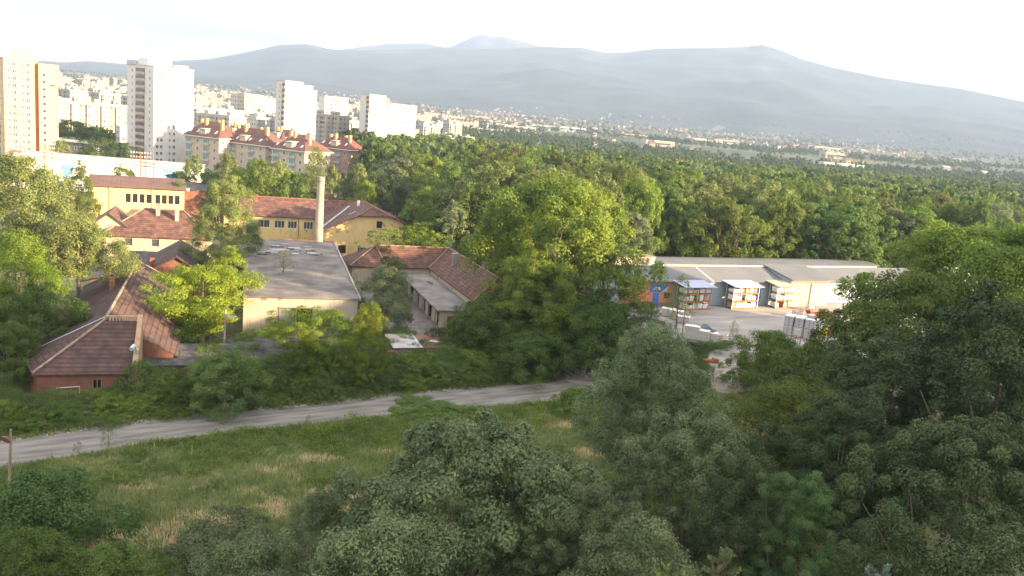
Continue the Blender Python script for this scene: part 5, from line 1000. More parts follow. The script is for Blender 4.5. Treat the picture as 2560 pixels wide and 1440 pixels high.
for k in range(5): m_.box(.5 + .1 * k, 5.4 + .15 * k, .2 + .3 * k, .42 + .3 * k, 1.45 + .05 * k, 1.52 + .05 * k)
m_.build('boards', mat('red_boards', (.45, .14, .09), (.50, .40, .30), 1.3), t)
for k, (px, py, lab) in enumerate([(1985, 792, 'rusty steel trestle left of the red skip'), (2022, 778, 'rusty steel trestle behind the red skip'), (1985, 868, 'rusty trestle with a white sheet behind the round green bush')]):
    p = G(px, py); m_ = MB()
    for x_ in (0, 1.6):
        for y_ in (0, .9): m_.box(x_, x_ + .07, y_, y_ + .07, 0, 1.7)
    for z_ in (.5, 1.1, 1.65): m_.box(0, 1.67, .01, .06, z_, z_ + .06); m_.box(0, 1.67, .91, .96, z_, z_ + .06); m_.box(.01, .06, 0, .97, z_ - .02, z_ + .03); m_.box(1.61, 1.66, 0, .97, z_ - .02, z_ + .03)
    m_.box(.1, 1.5, .1, .85, .57, 1.0, 1); tag(m_.build('trestle', [RUST, WHITE], None, p, rad(10 + k * 14)), lab, 'trestle')
# heap of pale rubbish and single slabs by the yard entrance
def slab_bits(px, py, n_, spread, label, seed, m0, size=(.3, 1.2)):
    r_ = random.Random(seed); p = G(px, py); m_ = MB()
    for k in range(n_):
        x_, y_ = r_.gauss(0, spread), r_.gauss(0, spread * .5); a = r_.uniform(*size); b_ = r_.uniform(.15, .6); z_ = .02 + .06 * k * max(0, 1 - (x_ * x_ + y_ * y_) / (spread * spread * 3)); m_.box(x_, x_ + a, y_, y_ + b_, z_, z_ + .07, k % 3, rz=r_.random() * 3)
    return tag(m_.build('rubbish_heap', m0, None, p), label, 'rubbish', kind='stuff')
slab_bits(1805, 852, 26, 1.6, 'heap of pale sheets and broken boards at the yard entrance', 5, [WHITE, WOOD, mat('pale_green', (.42, .50, .42), (.5, .55, .48), 2)])
slab_bits(1780, 840, 10, 1.0, 'few pale scraps left of the small sapling in the yard', 6, [WHITE, CONC, WOOD])
slab_bits(1838, 940, 22, 2.2, 'broken grey slabs scattered below the end of the driveway', 7, [CONC, mat('dark_slab', (.16, .15, .15)), CONC])
slab_bits(420, 905, 16, 3.0, 'rubble and pale debris on the ground right of the brick firewall', 8, [CONC, WHITE, WOOD], (.1, .4))
p = G(1762, 908); m_ = MB(); m_.box(0, 2.3, 0, .9, .1, .45); m_.box(1.5, 2.32, -.02, .92, .45, .62); m_.box(.1, 2.2, -.05, -.002, 0, .1); m_.box(.1, 2.2, .902, .95, 0, .1); tag(m_.build('steel_trough', RUST, None, p, rad(14)), 'rusty steel trough lying at the left edge of the driveway', 'trough')
p0, p1 = G(1800, 917), G(1850, 912); m_ = MB(); Ls = (p1 - p0).length; m_.box(0, Ls, 0, .3, 0, .14); tag(m_.build('kerb', CONC, None, p0, math.atan2((p1 - p0).y, (p1 - p0).x)), 'low concrete kerb closing the end of the driveway', 'kerb')
p = G(1830, 862); tree('young_tree', 'small upright sapling growing in the yard entrance', 'tree', proto('shrub', 'm', 112, 'column', z0=.2, ls=.5, dens=.6), p, 1.9, 4.4)
p = G(1690, 822); tree('young_tree', 'thin yellow green sapling before the first storage rack', 'tree', proto('yellow', 'm', 113, 'oval', z0=3, ls=.75, dens=.33), p, 5.4, 9.6)
# rails and person on the dirt path
for k, (a, b_, lab) in enumerate([((1406, 912), (1436, 934), 'old rail half buried in the dirt path, nearer the person'), ((1403, 926), (1430, 943), 'old rail half buried at the left edge of the dirt path')]):
    p0, p1 = G(*a), G(*b_); Lr = (p1 - p0).length; m_ = MB(); m_.box(0, Lr, -.07, .07, 0, .03); m_.box(0, Lr, -.02, .02, .03, .12); m_.box(0, Lr, -.04, .04, .12, .16)
    tag(m_.build('rail', RUST, None, p0, math.atan2((p1 - p0).y, (p1 - p0).x)), lab, 'rail')
fp = G(1457, 943)
def skinned(name, pts, edges, rad_, m0, parent, sub=2):
    me = bpy.data.meshes.new(name); me.from_pydata(pts, edges, []); o = bpy.data.objects.new(name, me); C.objects.link(o); o.parent = parent; me.materials.append(m0)
    sk = o.modifiers.new('skin', 'SKIN'); sk.use_smooth_shade = True
    for i, r_ in enumerate(rad_):
        v = me.skin_vertices[0].data[i]; v.radius = (r_, r_) if not isinstance(r_, tuple) else r_; v.use_root = (i == 0)
    o.modifiers.new('sub', 'SUBSURF').levels = sub; o.modifiers[-1].render_levels = sub; return o
SKIN = mat('skin', (.42, .25, .17), (.46, .28, .19), 3, rough=.6)
per = thing('person', 'person in a white shirt and shorts walking with a blue backpack on the dirt path', 'person', fp, rad(8))
#      pelvis spine chest neck head  | L leg: hip knee ankle toe | R leg | L arm shoulder elbow wrist | R arm
pts = [(0, 0, .92), (0, .03, 1.10), (0, .12, 1.32), (0, .17, 1.47), (0, .22, 1.60), (0, .25, 1.70),
       (-.10, 0, .86), (-.11, .16, .48), (-.11, .02, .09), (-.11, .20, .04), (.10, 0, .86), (.11, -.06, .47), (.11, -.30, .13), (.11, -.18, .03),
       (-.20, .12, 1.38), (-.27, .05, 1.10), (-.24, .22, .88), (-.23, .27, .80), (.20, .12, 1.38), (.28, .02, 1.11), (.27, .14, .87), (.26, .18, .79)]
eds = [(0, 1), (1, 2), (2, 3), (3, 4), (4, 5), (0, 6), (6, 7), (7, 8), (8, 9), (0, 10), (10, 11), (11, 12), (12, 13), (2, 14), (14, 15), (15, 16), (16, 17), (2, 18), (18, 19), (19, 20), (20, 21)]
rd_ = [.13, .13, .15, .06, .10, .08, .09, .06, .042, .04, .09, .06, .042, .04, .06, .045, .032, .03, .06, .045, .032, .03]
skinned('body', pts, eds, rd_, SKIN, per)
skinned('shirt', [(0, 0, .93), (0, .04, 1.12), (0, .12, 1.33), (-.20, .12, 1.38), (-.25, .07, 1.20), (.20, .12, 1.38), (.255, .05, 1.20), (0, .15, 1.42)], [(0, 1), (1, 2), (2, 3), (3, 4), (2, 5), (5, 6), (2, 7)], [.155, .155, .175, .085, .075, .085, .075, .085], WHITE, per)
skinned('shorts', [(0, 0, .90), (-.10, 0, .84), (-.11, .12, .56), (.10, 0, .84), (.11, -.04, .55)], [(0, 1), (1, 2), (0, 3), (3, 4)], [.15, .11, .10, .11, .10], mat('beige_shorts', (.30, .26, .20), (.25, .21, .17), 4), per)
skinned('hair', [(0, .21, 1.66), (0, .24, 1.73)], [(0, 1)], [.10, .085], mat('dark_hair', (.02, .015, .012)), per)
m_ = MB(); m_.box(-.11, -.05, -.1, .1, .0, .1); 
skinned('backpack', [(0, -.12, .98), (0, -.11, 1.18), (0, -.04, 1.36)], [(0, 1), (1, 2)], [.14, .16, .12], mat('blue_pack', (.05, .11, .28), (.08, .16, .36), 4), per)
for sx, y_, z_ in ((-.11, .12, .04), (.11, -.24, .07)):
    m_ = MB(); m_.box(sx - .05, sx + .05, y_ - .12, y_ + .14, z_ - .04, z_ + .05); m_.build('shoe', mat('dark_shoe', (.06, .05, .05)), per)
# unseen blocks added outside the frame on the right to shade the foreground
t = thing('shading_block', 'long unseen block added on the right to shade the foreground', 'building', (131, 43, 0), 0)
m_ = MB(); m_.box(0, 13, 0, 94, 0, 45); m_.build('wall', CREAM, t); m_ = MB(); m_.box(-.3, 13.3, -.3, 94.3, 45.01, 45.4); m_.build('roof', TARD, t)
t = thing('shading_block', 'tallest unseen block, added right of the camera to shade the near trees', 'building', (131, -90, 0), 0)
m_ = MB(); m_.box(0, 13, 0, 130, 0, 62); m_.build('wall', CREAM, t); m_ = MB(); m_.box(-.3, 13.3, -.3, 130.3, 62.01, 62.4); m_.build('roof', TARD, t)
# ---------------------------------------------------------------- towers and city
def facade(name, wallc, wallc2, pu=3.1, pz=2.85, wu=(.28, .74), wz=(.32, .78), glass=(.13, .14, .15)):
    if name in MATS: return MATS[name]
    M_ = mat(name, wallc, wallc2, .12, detail=6); n, l, b = nodes(M_); r = [x for x in n if x.type == 'VALTORGB'][0]; tc = [x for x in n if x.type == 'TEX_COORD'][0]
    sp = n.new('ShaderNodeSeparateXYZ'); l.new(tc.outputs['Object'], sp.inputs[0])
    def M2(op, a, b_=None, c=None):
        q = n.new('ShaderNodeMath'); q.operation = op
        for i, v in enumerate((a, b_, c)):
            if v is None: continue
            if isinstance(v, (int, float)): q.inputs[i].default_value = v
            else: l.new(v, q.inputs[i])
        return q.outputs[0]
    u = M2('ADD', sp.outputs[0], sp.outputs[1]); fu = M2('FRACT', M2('MULTIPLY', u, 1 / pu)); fz_ = M2('FRACT', M2('MULTIPLY', sp.outputs[2], 1 / pz))
    inu = M2('MULTIPLY', M2('GREATER_THAN', fu, wu[0]), M2('LESS_THAN', fu, wu[1])); inz = M2('MULTIPLY', M2('GREATER_THAN', fz_, wz[0]), M2('LESS_THAN', fz_, wz[1]))
    ge = n.new('ShaderNodeNewGeometry'); sn = n.new('ShaderNodeSeparateXYZ'); l.new(ge.outputs['Normal'], sn.inputs[0]); flat_ = M2('LESS_THAN', M2('ABSOLUTE', sn.outputs[2]), .5)
    wn = n.new('ShaderNodeTexWhiteNoise'); cmb = n.new('ShaderNodeCombineXYZ'); l.new(M2('FLOOR', M2('MULTIPLY', u, 1 / pu)), cmb.inputs[0]); l.new(M2('FLOOR', M2('MULTIPLY', sp.outputs[2], 1 / pz)), cmb.inputs[1]); l.new(cmb.outputs[0], wn.inputs['Vector'])
    on = M2('MULTIPLY', M2('MULTIPLY', inu, inz), flat_); gl = n.new('ShaderNodeValToRGB'); gl.color_ramp.elements[0].color = (*glass, 1); gl.color_ramp.elements[1].color = (*[min(1, c * 3.6) for c in glass], 1); l.new(wn.outputs['Value'], gl.inputs[0])
    mx = n.new('ShaderNodeMixRGB'); l.new(on, mx.inputs[0]); l.new(r.outputs[0], mx.inputs[1]); l.new(gl.outputs[0], mx.inputs[2]); l.new(mx.outputs[0], b.inputs['Base Color']); return M_
FA = [facade('panel_white', (.46, .44, .40), (.36, .34, .31), glass=(.07, .07, .075)), facade('panel_cream', (.44, .37, .28), (.34, .29, .22), glass=(.07, .065, .06)), facade('panel_grey', (.33, .32, .30), (.25, .24, .22), glass=(.06, .06, .065)), facade('panel_pink', (.42, .31, .25), (.34, .26, .21), glass=(.07, .06, .06))]
def tower(name, label, px, pyt, d, rz, w_, d_, wm, fl=None, front=(), left=(), loggia=None, group=None, topbox=True, frame=None, z0=0, roofm=CONC):
    """corner nearest to the camera at photo point px,pyt (roof edge). x axis runs along the right face, y axis along the left face"""
    p = DD(px, pyt, d); zt = p.z; t = thing(name, label, 'building', (p.x, d, z0), rad(rz), group); zt -= z0; fl = fl or int(zt / 2.85); fh = zt / (fl + .35)
    m_ = MB(); m_.box(0, w_, 0, d_, 0, zt); m_.build('wall', wm, t)
    m_ = MB(); m_.box(-.12, w_ + .12, -.12, d_ + .12, zt + .002, zt + .5); m_.build('roof', roofm, t)
    cnt = 0; extra = MB()
    for k in range(fl):
        z_ = .6 + k * fh + .45
        for u, ww in front:
            if cnt < 96: window(t, (0, 0), (w_, 0), u * w_, z_, ww, 1.45, 2, rec=-.06, frame=frame or WHITE, fw=.1); cnt += 1
            else: extra.box(u * w_, u * w_ + ww, -.05, -.01, z_, z_ + 1.45)
        for u, ww in left:
            if cnt < 96: window(t, (0, d_), (0, 0), (1 - u) * d_ - ww, z_, ww, 1.4, 1, rec=-.06, frame=frame or WHITE, fw=.1); cnt += 1
            else: extra.box(-.05, -.01, u * d_, u * d_ + ww, z_, z_ + 1.4)
        if loggia:
            a, b_ = loggia[0] * d_, loggia[1] * d_; m_ = MB(); m_.box(-.30, -.01, a, b_, z_ + .35, z_ + 1.85, 1); m_.box(-.42, -.012, a - .1, b_ + .1, z_ - .65, z_ + .33, 0); m_.build('balcony', [mat('balcony_tan', (.42, .32, .24), (.36, .28, .22), 1), GLASS], t)
    if extra.f: o = extra.build('window_rest', GLASS, t); o.name = 'window'; o['kind'] = 'stuff'
    return t, zt
# tall white tower block with the tan balconies
t, zt = tower('tower_block', 'tall white tower block with a column of tan balconies and rooftop antennas', 385, 166, 361, 55, 18.8, 20.5, plaster('tower_white', (.50, .485, .46), (.40, .385, .36)), 15, [(.06, 1.3), (.16, 1.3), (.38, .9), (.48, 1.2)], [(.12, .8), (.78, .8)], (.34, .66))
m_ = MB(); m_.box(1, 12, 6, 14, zt + .51, zt + 3.2); m_.box(13, 18, 3, 9, zt + .51, zt + 1.8); m_.build('roof_house', WHITE, t)
for k, (x_, y_) in enumerate([(2, 7), (4, 12), (9, 7), (11, 8), (3, 9), (10.4, 10)]):
    m_ = MB(); m_.tube([(x_, y_, zt + 3.2), (x_, y_, zt + 7.2 + (k % 3))], .09, 5); m_.box(x_ - .25, x_ + .25, y_ - .25, y_ + .25, zt + 5.0, zt + 6.6); m_.build('antenna', WHITE, t)
m_ = MB(); m_.box(-.3, 1.2, 14, 20.4, zt + .51, zt + 2.2); m_.build('roof_terrace', mat('terrace_grey', (.30, .33, .36), (.40, .42, .44), 1), t)
# yellow tower at the left edge
t, zt = tower('tower_block', 'tall yellowish tower block with an orange recess at the left edge', 8, 145, 322, 38, 10.2, 13, plaster('tower_yellow', (.50, .35, .20), (.42, .30, .18)), 15, [(.12, 1.0), (.28, 1.3), (.56, 1.0), (.72, 1.3)], [(.3, 1.0), (.6, 1.0)])
m_ = MB(); m_.box(10.2, 11.6, 1.6, 13, 0, zt); m_.build('recess_wall', mat('recess_orange', (.42, .17, .09), (.35, .15, .08), .5), t)
m_ = MB(); m_.box(11.6, 15.4, 0, 13, 0, zt - .6); m_.box(15.41, 18.6, .0 - .01, 13.0, zt - 8.2, zt - .61); m_.build('side_wing', MATS['tower_yellow'], t)
m_ = MB(); m_.box(15.41, 18.5, 1.6, 13, 0, zt - 8.3); m_.build('stair_tower', GREYP, t)  # grey colour paints in the shade of the recess below the overhang
m_ = MB(); m_.box(2, 9, 3, 9, zt + .5, zt + 3.6); m_.build('roof_house', GREYP, t)
for k in range(13): window(t, (11.6, 0), (15.4, 0), 1.2, 2 + k * 2.75, 1.3, 1.3, 1, rec=-.06)
m_ = MB(); m_.tube([(1.5, 2, zt + .5), (1.5, 2, zt + 3.6)], [.5, .35], 10); m_.build('antenna', WHITE, t)
# distant towers
PW = plaster('tower_pale', (.50, .475, .43), (.40, .38, .34))
tower('tower_block', 'slim pale tower pair left of the tall stepped one, its left slab', 598, 236, 640, 50, 15, 12, FA[0], None)
tower('tower_block', 'slim pale tower with a dark slot, right beside the leftmost slim slab', 612, 235, 620, 50, 15, 9, FA[1], None)
tower('tower_block', 'pale tower slab partly hidden by the tall stepped tower', 640, 244, 660, 50, 16, 10, FA[0], None)
tower('tower_block', 'pale tower slab touching the tall stepped tower on its left', 665, 246, 680, 50, 18, 10, FA[0], None)
F1 = [(.1, 1.2), (.32, 1.2), (.58, 1.2), (.8, 1.2)]
tower('tower_block', 'tall stepped white tower, its highest left part', 714, 203, 452, 48, 11, 9, PW, 15, [(.2, 1.2), (.6, 1.2)], [(.5, .9)], (.05, .3))
tower('tower_block', 'tall stepped white tower, its middle part', 737, 212, 462, 48, 11.5, 9, PW, 15, [(.15, 1.6), (.6, 1.2)])
tower('tower_block', 'tall stepped white tower, its lower right part', 758, 225, 474, 48, 9, 9, PW, 14, [(.3, 1.2)])
tower('tower_block', 'grey white tower standing alone between the stepped tower and the yellow topped one', 812, 241, 590, 28, 16.5, 14, PW, 14, [(.08, 1.2), (.24, 1.6), (.42, 1.6), (.66, 1.2), (.84, 1.2)])
t, zt = tower('tower_block', 'white tower with ochre top panel, left end of the long white block', 925, 237, 520, 45, 12, 10, PW, 15, [(.3, 1.2), (.7, 1.0)], [(.2, .8)], (.0, .3))
m_ = MB(); m_.box(-.15, -.03, .5, 4.2, zt - 4.5, zt - .2); m_.build('yellow_panel', mat('ochre_panel', (.48, .36, .10), (.55, .42, .12), 1), t)
t, zt = tower('tower_block', 'white tower part with bright yellow upper wall beside the long white block', 946, 246, 530, 45, 8, 10, PW, 14, [(.3, 1.2), (.75, 1.0)])
m_ = MB(); m_.box(0, 8, -.12, -.03, zt - 4.5, zt); m_.build('yellow_panel', mat('bright_yellow', (.75, .55, .12), (.7, .5, .1), 1), t)
tower('tower_block', 'long white block behind the forest edge, right of the yellow topped tower', 966, 259, 540, 38, 22, 12, PW, 13, [(.06, 1.2), (.2, 1.2), (.34, 1.4), (.5, 1.4), (.64, 1.4), (.84, 1.2)])
# apartment houses with red mansard roofs
HW = plaster('house_beige', (.40, .335, .26), (.34, .285, .22)); HW2 = plaster('house_brown', (.30, .19, .145), (.25, .165, .125)); MRED = TILEO if False else line_mat('mansard_red', (.090, .045, .037), (.135, .068, .055), (.05, .026, .022), 2.4, .25, nscale=.3)
TEAL = mat('teal_glass', (.08, .16, .18), (.14, .24, .26), .8, rough=.3, spec=.5)
def mansard(label, px, pye, d, rz, w_, d_, wm, ridge=6.2, floors=5, cols=4, rm=None):
    p = DD(px, pye, d); zt = p.z; t = thing('apartment_house', label, 'building', (p.x, d, 0), rad(rz), 'apartment houses with red mansard roofs'); fh = zt / (floors + .1)
    m_ = MB(); m_.box(0, w_, 0, d_, 0, zt); m_.build('wall', wm, t)
    q = .9; i_ = min(w_, d_) * .42; m_ = MB(); A_ = [(-q, -q, zt - .1), (w_ + q, -q, zt - .1), (w_ + q, d_ + q, zt - .1), (-q, d_ + q, zt - .1)]
    if d_ >= w_: R1, R2 = (w_ / 2, i_, zt + ridge), (w_ / 2, d_ - i_, zt + ridge); fs = [(A_[0], A_[1], R1), (A_[1], A_[2], R2, R1), (A_[2], A_[3], R2), (A_[3], A_[0], R1, R2)]
    else: R1, R2 = (i_, d_ / 2, zt + ridge), (w_ - i_, d_ / 2, zt + ridge); fs = [(A_[0], A_[1], R2, R1), (A_[1], A_[2], R2), (A_[2], A_[3], R1, R2), (A_[3], A_[0], R1)]
    for f_ in fs: m_.slab(f_, .25)
    rf_ = m_.build('roof', rm or MRED, t); m_ = MB(); m_.box(-q - .05, w_ + q + .05, -q - .05, -q + .15, zt - .45, zt - .12); m_.box(-q - .05, -q + .15, -q + .16, d_ + q, zt - .45, zt - .12); m_.build('cornice', mat('cornice_cream', (.60, .52, .40)), t)
    for k, (fx, fy) in enumerate([(.35, .15), (.62, .42), (.38, .62), (.5, .85)]):
        m_ = MB(); zc = zt + ridge * .35; m_.box(fx * w_ - .6, fx * w_ + .6, fy * d_ - .55, fy * d_ + .55, zc - 1.5, zt + ridge + 1.2 - .5 * (k % 2)); m_.build('chimney', mat('chimney_yellow', (.50, .31, .14), (.42, .26, .12), 1), rf_)
    # dormer on the left slope with a pale gable wall
    m_ = MB(); yc = d_ * .5; m_.box(.2, w_ * .45, yc - 1.6, yc + 1.6, zt + .2, zt + 3.1); m_.build('dormer', HW, rf_)
    m_ = MB(); m_.slab([(-.1, yc - 1.9, zt + 3.1), (w_ * .5, yc - 1.9, zt + 3.6), (w_ * .5, yc + 1.9, zt + 3.6), (-.1, yc + 1.9, zt + 3.1)], .2); m_.build('dormer_roof', HW, rf_)
    for k in range(4):
        y_ = d_ * (.14 + .22 * k) + (1.5 if k > 1 else 0); s_ = ridge / (w_ / 2 + q); x_ = .9; m_ = MB(); z1 = zt - .1 + s_ * (x_ + q) + .06; m_.slab([(x_, y_, z1), (x_, y_ + 1.0, z1), (x_ + 1.3, y_ + 1.0, z1 + 1.3 * s_), (x_ + 1.3, y_, z1 + 1.3 * s_)], .05); m_.build('skylight', mat('skylight_glass', (.40, .45, .50), rough=.2), rf_)
    for k in range(floors):
        z_ = k * fh + .9
        for j in range(cols):
            y_ = (j + .5) / cols * d_
            if j % 2 == 1: window(t, (0, d_), (0, 0), d_ - y_ - 1.7, z_ - .2, 3.4, 1.9, 4, frame=WHITE, pane=TEAL, rec=-.1); m_ = MB(); m_.box(-.7, -.02, y_ - 1.9, y_ + 1.9, z_ - 1.0, z_ - .25); m_.build('balcony', HW, t)
            else: window(t, (0, d_), (0, 0), d_ - y_ - .6, z_, 1.2, 1.5, 2, rec=-.08)
        for j in range(3): window(t, (0, 0), (w_, 0), (j + .5) / 3 * w_ - .6, z_, 1.3, 1.5, 2, rec=-.08)
    return t
mansard('beige apartment house with a red roof touching the white tower block', 548, 345, 352, 66, 13, 19, HW)
mansard('beige apartment house with red roof and dormer in the middle of the row', 664, 364, 350, 64, 14, 26, HW, cols=5)
mansard('beige apartment house with red roof, right one of the row, behind the poplar spire', 762, 378, 338, 64, 16, 17, HW)
mansard('pinkish brown apartment house with a dark red mansard, rightmost of the row', 872, 374, 372, 60, 10, 18, HW2, 5.0, rm=line_mat('mansard_dark', (.12, .045, .035), (.17, .06, .045), (.05, .02, .02), 2.4, .25))
mansard('apartment house with a red cone turret roof behind the middle one', 720, 352, 410, 60, 16, 18, HW, 5.0)
mansard('apartment house with a bright red roof behind the left one', 610, 340, 420, 60, 14, 20, HW, 5.0)
p = DD(706, 352, 385); m_ = MB(); m_.tube([(0, 0, p.z - 5), (0, 0, p.z - 4), (0, 0, p.z + 4.5)], [3.4, 3.6, .1], 16); t = thing('turret', 'cone shaped red turret roof between the apartment houses', 'turret', (p.x, p.y, 0)); m_.build('roof', MRED, t); MB().tube([(0, 0, 0), (0, 0, p.z - 4.2)], 3.1, 16).build('wall', HW, t)
# small white house
p = DD(268, 312, 402); t = tower('white_house', 'small white house with a stepped top between the towers, among trees', 300, 318, 400, 40, 9, 7, FA[0], None)[0]
# ---- panel blocks of the city
rc = random.Random(21); BM = []
for k in range(8):
    w_ = [36, 52, 68, 30, 44, 60, 24, 80][k]; h_ = [23, 23, 26, 20, 23, 17, 29, 23][k]; m_ = MB(); m_.box(0, w_, 0, 12, -6, h_, 0); m_.box(-.2, w_ + .2, -.2, 12.2, h_ + .01, h_ + .7, 1)
    for j in range(int(w_ / 12)): m_.box(3 + j * 12, 7 + j * 12, 4, 8, h_ + .7, h_ + 2.9, 0)
    for j in range(int(w_ / 9)): m_.box(2 + j * 9, 5.4 + j * 9, -1.2, -.01, 2.6, h_ - 1, 2)
    BM.append((m_.mesh('panel_block', [FA[k % 4], CONC, FA[(k + 1) % 3]]), w_, h_))
taken = []
def free(x, y, r):
    for a, b_, c in taken:
        if (a - x) ** 2 + (b_ - y) ** 2 < (c + r) ** 2: return False
    return True
for q in [(-203, 322, 20), (-158, 361, 22), (-120, 352, 20), (-90, 350, 20), (-70, 345, 18), (-40, 372, 15)]: taken.append(q)
p = DD(330, 268, 520)
first = [(130, 262, 505, 52, 7), (255, 268, 560, 48, 5), (480, 300, 560, 46, 2), (560, 300, 600, -34, 1), (640, 312, 560, 48, 4), (735, 318, 560, 50, 2), (800, 320, 620, 46, 0), (870, 318, 700, 40, 3), (205, 235, 720, 50, 1), (300, 240, 740, -38, 6), (420, 262, 700, 50, 1)]
nb = 0
def BLf(px, d):
    a = 'between the yellow tower and the white tower block' if px < 330 else 'right of the white tower block' if px < 600 else 'around the tall stepped white tower' if px < 860 else 'behind the long white block'
    return ('large panel block ' if d < 800 else 'flat roofed panel block ' if d < 1300 else 'far small looking panel block ') + a
for px, py, d, rz, k in first:
    q = DD(px, 320, d); o = obj('panel_block', BM[k][0], None, (q.x, d, tz(q.x, d)), rad(rz)); tag(o, BLf(px, d), 'building', 'panel blocks of the district behind the towers'); taken.append((q.x, d + 15, BM[k][1] * .45)); nb += 1
tries = 0
while nb < 190 and tries < 9000:
    tries += 1; d = 520 + 1500 * rc.random() ** 1.15; px = rc.uniform(-80, 1130 if d > 760 else 860); q = DD(px, 300, d)
    if d < 700 and px > 830: continue
    k = rc.randrange(8); r_ = BM[k][1] * .36 + 4
    if not free(q.x, d, r_): continue
    taken.append((q.x, d, r_)); s_ = .55 if (px > 1000 or d > 1500) and rc.random() < .6 else 1.0
    o = obj('panel_block', BM[k][0], None, (q.x, d, tz(q.x, d) - (7 if px > 1000 else 0)), rad(rc.choice([50, 47, 54, -38, -42]))); tag(o, BLf(px, d) if px < 1000 else 'low pale block beyond the far forest edge near the long white block', 'building', 'panel blocks of the district behind the towers' if px < 1000 else 'low blocks beyond the forest edge'); nb += 1
# ---- small houses up the valley and industrial halls
HM = []
for k in range(6):
    w_, d_, e, r_ = [(11, 9, 6, 9), (9, 9, 7, 10), (14, 10, 6, 9.5), (10, 8, 5, 8), (16, 12, 8, 11), (12, 12, 9, 12)][k]; m_ = MB(); m_.box(0, w_, 0, d_, -4, e, 0); m_.slab([(-.5, -.5, e), (w_ + .5, -.5, e), (w_ + .5, d_ / 2, r_), (-.5, d_ / 2, r_)], .3, 1); m_.slab([(-.5, d_ / 2, r_), (w_ + .5, d_ / 2, r_), (w_ + .5, d_ + .5, e), (-.5, d_ + .5, e)], .3, 1); m_.face([(0, d_, e), (0, 0, e), (0, d_ / 2, r_ - .2)]); m_.face([(w_, 0, e), (w_, d_, e), (w_, d_ / 2, r_ - .2)])
    for j in range(3): m_.box(1 + j * w_ / 3, 2.2 + j * w_ / 3, -.08, -.01, 1.2, 2.6, 2); m_.box(w_ + .01, w_ + .08, 1 + j * d_ / 3, 2 + j * d_ / 3, 1.2, 2.6, 2)
    HM.append(m_.mesh('distant_house', [[mat('far_wall', (.36, .33, .285), (.28, .25, .22), .1), mat('far_cream_wall', (.34, .29, .22)), FA[1], PW, mat('far_grey_wall', (.27, .265, .25)), HW][k], [mat('far_red_roof', (.22, .12, .09), (.17, .10, .08), .2), TILEO, mat('far_brown_roof', (.18, .11, .08)), MATS['far_red_roof'], CONC, MATS['far_red_roof']][k], GLASS]))
far = []
cl = [(rc.uniform(500, 2400), rc.uniform(2400, 4700), rc.uniform(60, 200)) for _ in range(46)]
while len(far) < 900:
    if rc.random() < .72: c = rc.choice(cl); px = rc.gauss(c[0], c[2] * .7); d = rc.gauss(c[1], 260)
    else: px = rc.uniform(-60, 2560); d = 1150 + 3500 * rc.random() ** .8
    if d < 1150 or d > 5000 or (px < 1000 and d < 1900): continue
    if px > 1950 and rc.random() < .45: continue
    q = DD(px, 300, d); r_ = math.hypot(q.x, d)
    z_ = tz(q.x, d) if r_ < 4450 else float(mtz(np.array([math.atan2(q.x, d)]), np.array([r_]), np.array([q.x]), np.array([float(d)]))[0]); far.append((d, q.x, z_, rc.randrange(6), rad(rc.choice([30, 50, -40, 10, 70])), rc.uniform(.65, 1.1)))
far.sort()
for i, (d, x, z_, k, rz, s_) in enumerate(far[:280]):
    o = obj('distant_house', HM[k], None, (x, d, z_), rz, (s_, s_, s_)); tag(o, 'small pale house in the hazy valley, ' + ('beyond the towers' if x / d < -.1 else 'beyond the left part of the forest' if x / d < .15 else 'beyond the middle of the forest' if x / d < .38 else 'beyond the right part of the forest'), 'house', 'houses in the valley')
mb = MB(); MI_ = {}
for d, x, z_, k, rz, s_ in far[280:]:
    cs, sn = math.cos(rz) * s_, math.sin(rz) * s_; me = HM[k]; k0 = len(mb.v)
    mb.v += [(x + v.co.x * cs - v.co.y * sn, d + v.co.x * sn + v.co.y * cs, z_ + v.co.z * s_) for v in me.vertices]
    for p in me.polygons: mb.f.append(tuple(k0 + j for j in p.vertices)); mb.mi.append(min(1, p.material_index) + 2 * (k % 2))
tag(mb.build('village', [MATS['far_wall'], MATS['far_red_roof'], MATS['far_cream_wall'], MATS['far_brown_roof']]), 'countless tiny houses at the hazy foot of the mountain', 'houses', kind='stuff')
for k in range(24):
    px = rc.uniform(1180, 2200); d = rc.uniform(1150, 2600); q = DD(px, 300, d); w_, h_ = rc.uniform(30, 90), rc.uniform(7, 13); m_ = MB(); m_.box(0, w_, 0, 24, -4, h_, 0); m_.box(-.4, w_ + .4, -.4, 24.4, h_ + .01, h_ + 1.0, 1); m_.box(4, w_ - 4, -.1, -.01, h_ * .45, h_ * .7, 2)
    tag(m_.build('industrial_hall', [rc.choice([MATS['far_wall'], PW, HW, STEEL]), rc.choice([CONC, WHITE, MATS['far_red_roof']]), GLASS], None, (q.x, d, tz(q.x, d)), rad(rc.choice([20, 25, 30]))), 'flat pale hall beyond the forest in the valley', 'hall', 'flat halls beyond the forest')
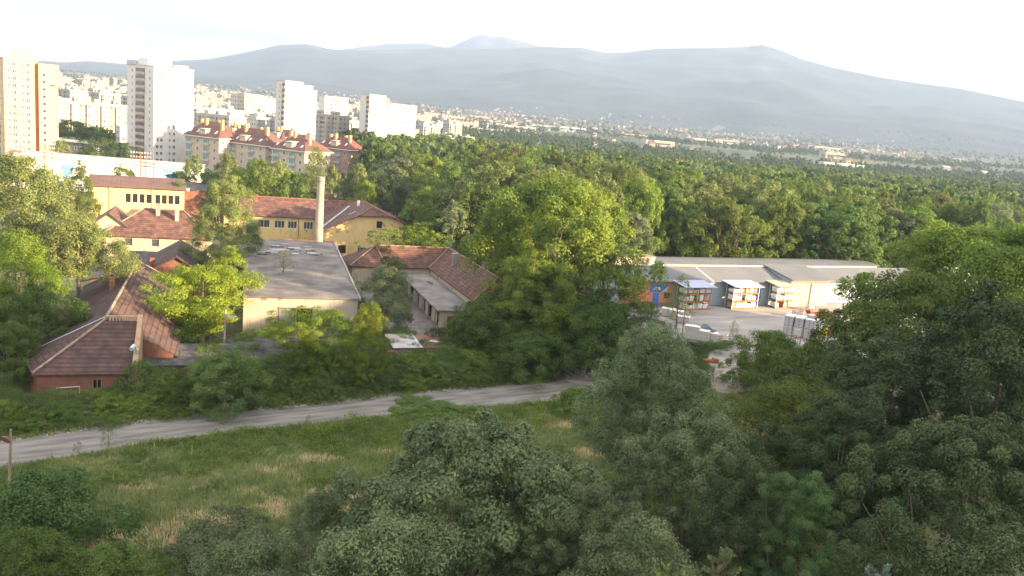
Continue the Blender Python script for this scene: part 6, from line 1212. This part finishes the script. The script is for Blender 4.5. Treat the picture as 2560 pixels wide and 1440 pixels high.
# trees among the city and the valley, as one mass
Vb, Ab, _c = crown_np(3, 5, 0, 9, 6, 9, 2.6, 'dome'); VS = []; AS = []
rs = np.random.RandomState(77); nT = 0
while nT < 8000:
    u_ = rs.rand()
    if u_ < .2: d = rs.uniform(440, 1500); px = rs.uniform(-60, 1000)
    elif u_ < .5: d = rs.uniform(800, 2200); px = rs.uniform(1000, 2620)
    else: d = rs.uniform(900, 5000); px = rs.uniform(-60, 2620)
    if px > 830 and d < 760: continue
    q = DD(px, 300, d); r_ = math.hypot(q.x, d)
    if not (grid_noise(np.array([q.x / 160]), np.array([d / 160]), 8)[0] > -.1): nT += .2; continue
    if d < 700 and not free(q.x, d, 3): continue
    s_ = rs.uniform(.8, 1.6); z_ = tz(q.x, d) if r_ < 4450 else float(mtz(np.array([math.atan2(q.x, d)]), np.array([r_]), np.array([q.x]), np.array([float(d)]))[0]); VS.append(Vb * s_ + np.array([q.x, d, z_ - .5])); AS.append(np.clip(Ab + rs.uniform(-.3, .3), 0, 1)); nT += 1
tag(obj('valley_trees', npmesh('valley_trees', np.concatenate(VS), 4, LF['shrub'], np.concatenate(AS))), 'tree cover between the city blocks and over the valley floor', 'trees', kind='stuff')
# smoke plume
sv = MB(); p = DD(1762, 352, 3300); pts = [(0, 0, 0), (7, 0, 15), (12, 0, 30), (26, 0, 44), (48, 0, 54), (72, 0, 58)]; sv.tube(pts, [2, 4, 6, 9, 11, 5], 12)
SM = bpy.data.materials.new('smoke'); SM.use_nodes = True; SM.node_tree.nodes.clear(); o_ = SM.node_tree.nodes.new('ShaderNodeOutputMaterial'); pv = SM.node_tree.nodes.new('ShaderNodeVolumePrincipled'); pv.inputs['Density'].default_value = .012; pv.inputs['Color'].default_value = (.95, .95, .95, 1); SM.node_tree.links.new(pv.outputs[0], o_.inputs['Volume'])
so_ = sv.build('smoke', SM, None, (p.x, p.y, p.z)); tag(so_, 'thin white smoke plume rising in the valley', 'smoke', kind='stuff')
# haze: one even box, back face behind the camera
hz = MB(); hz.box(-8200, 8800, -330, 14400, -8, 1650); hm = bpy.data.materials.new('haze'); hm.use_nodes = True; hn = hm.node_tree; hn.nodes.clear(); o_ = hn.nodes.new('ShaderNodeOutputMaterial'); pv = hn.nodes.new('ShaderNodeVolumePrincipled')
pv.inputs['Density'].default_value = .00013; pv.inputs['Color'].default_value = (.37, .48, .70, 1); pv.inputs['Anisotropy'].default_value = .0; hn.links.new(pv.outputs[0], o_.inputs['Volume'])
tag(hz.build('haze', hm), 'pale blue air haze in front of the mountain', 'haze', kind='stuff')
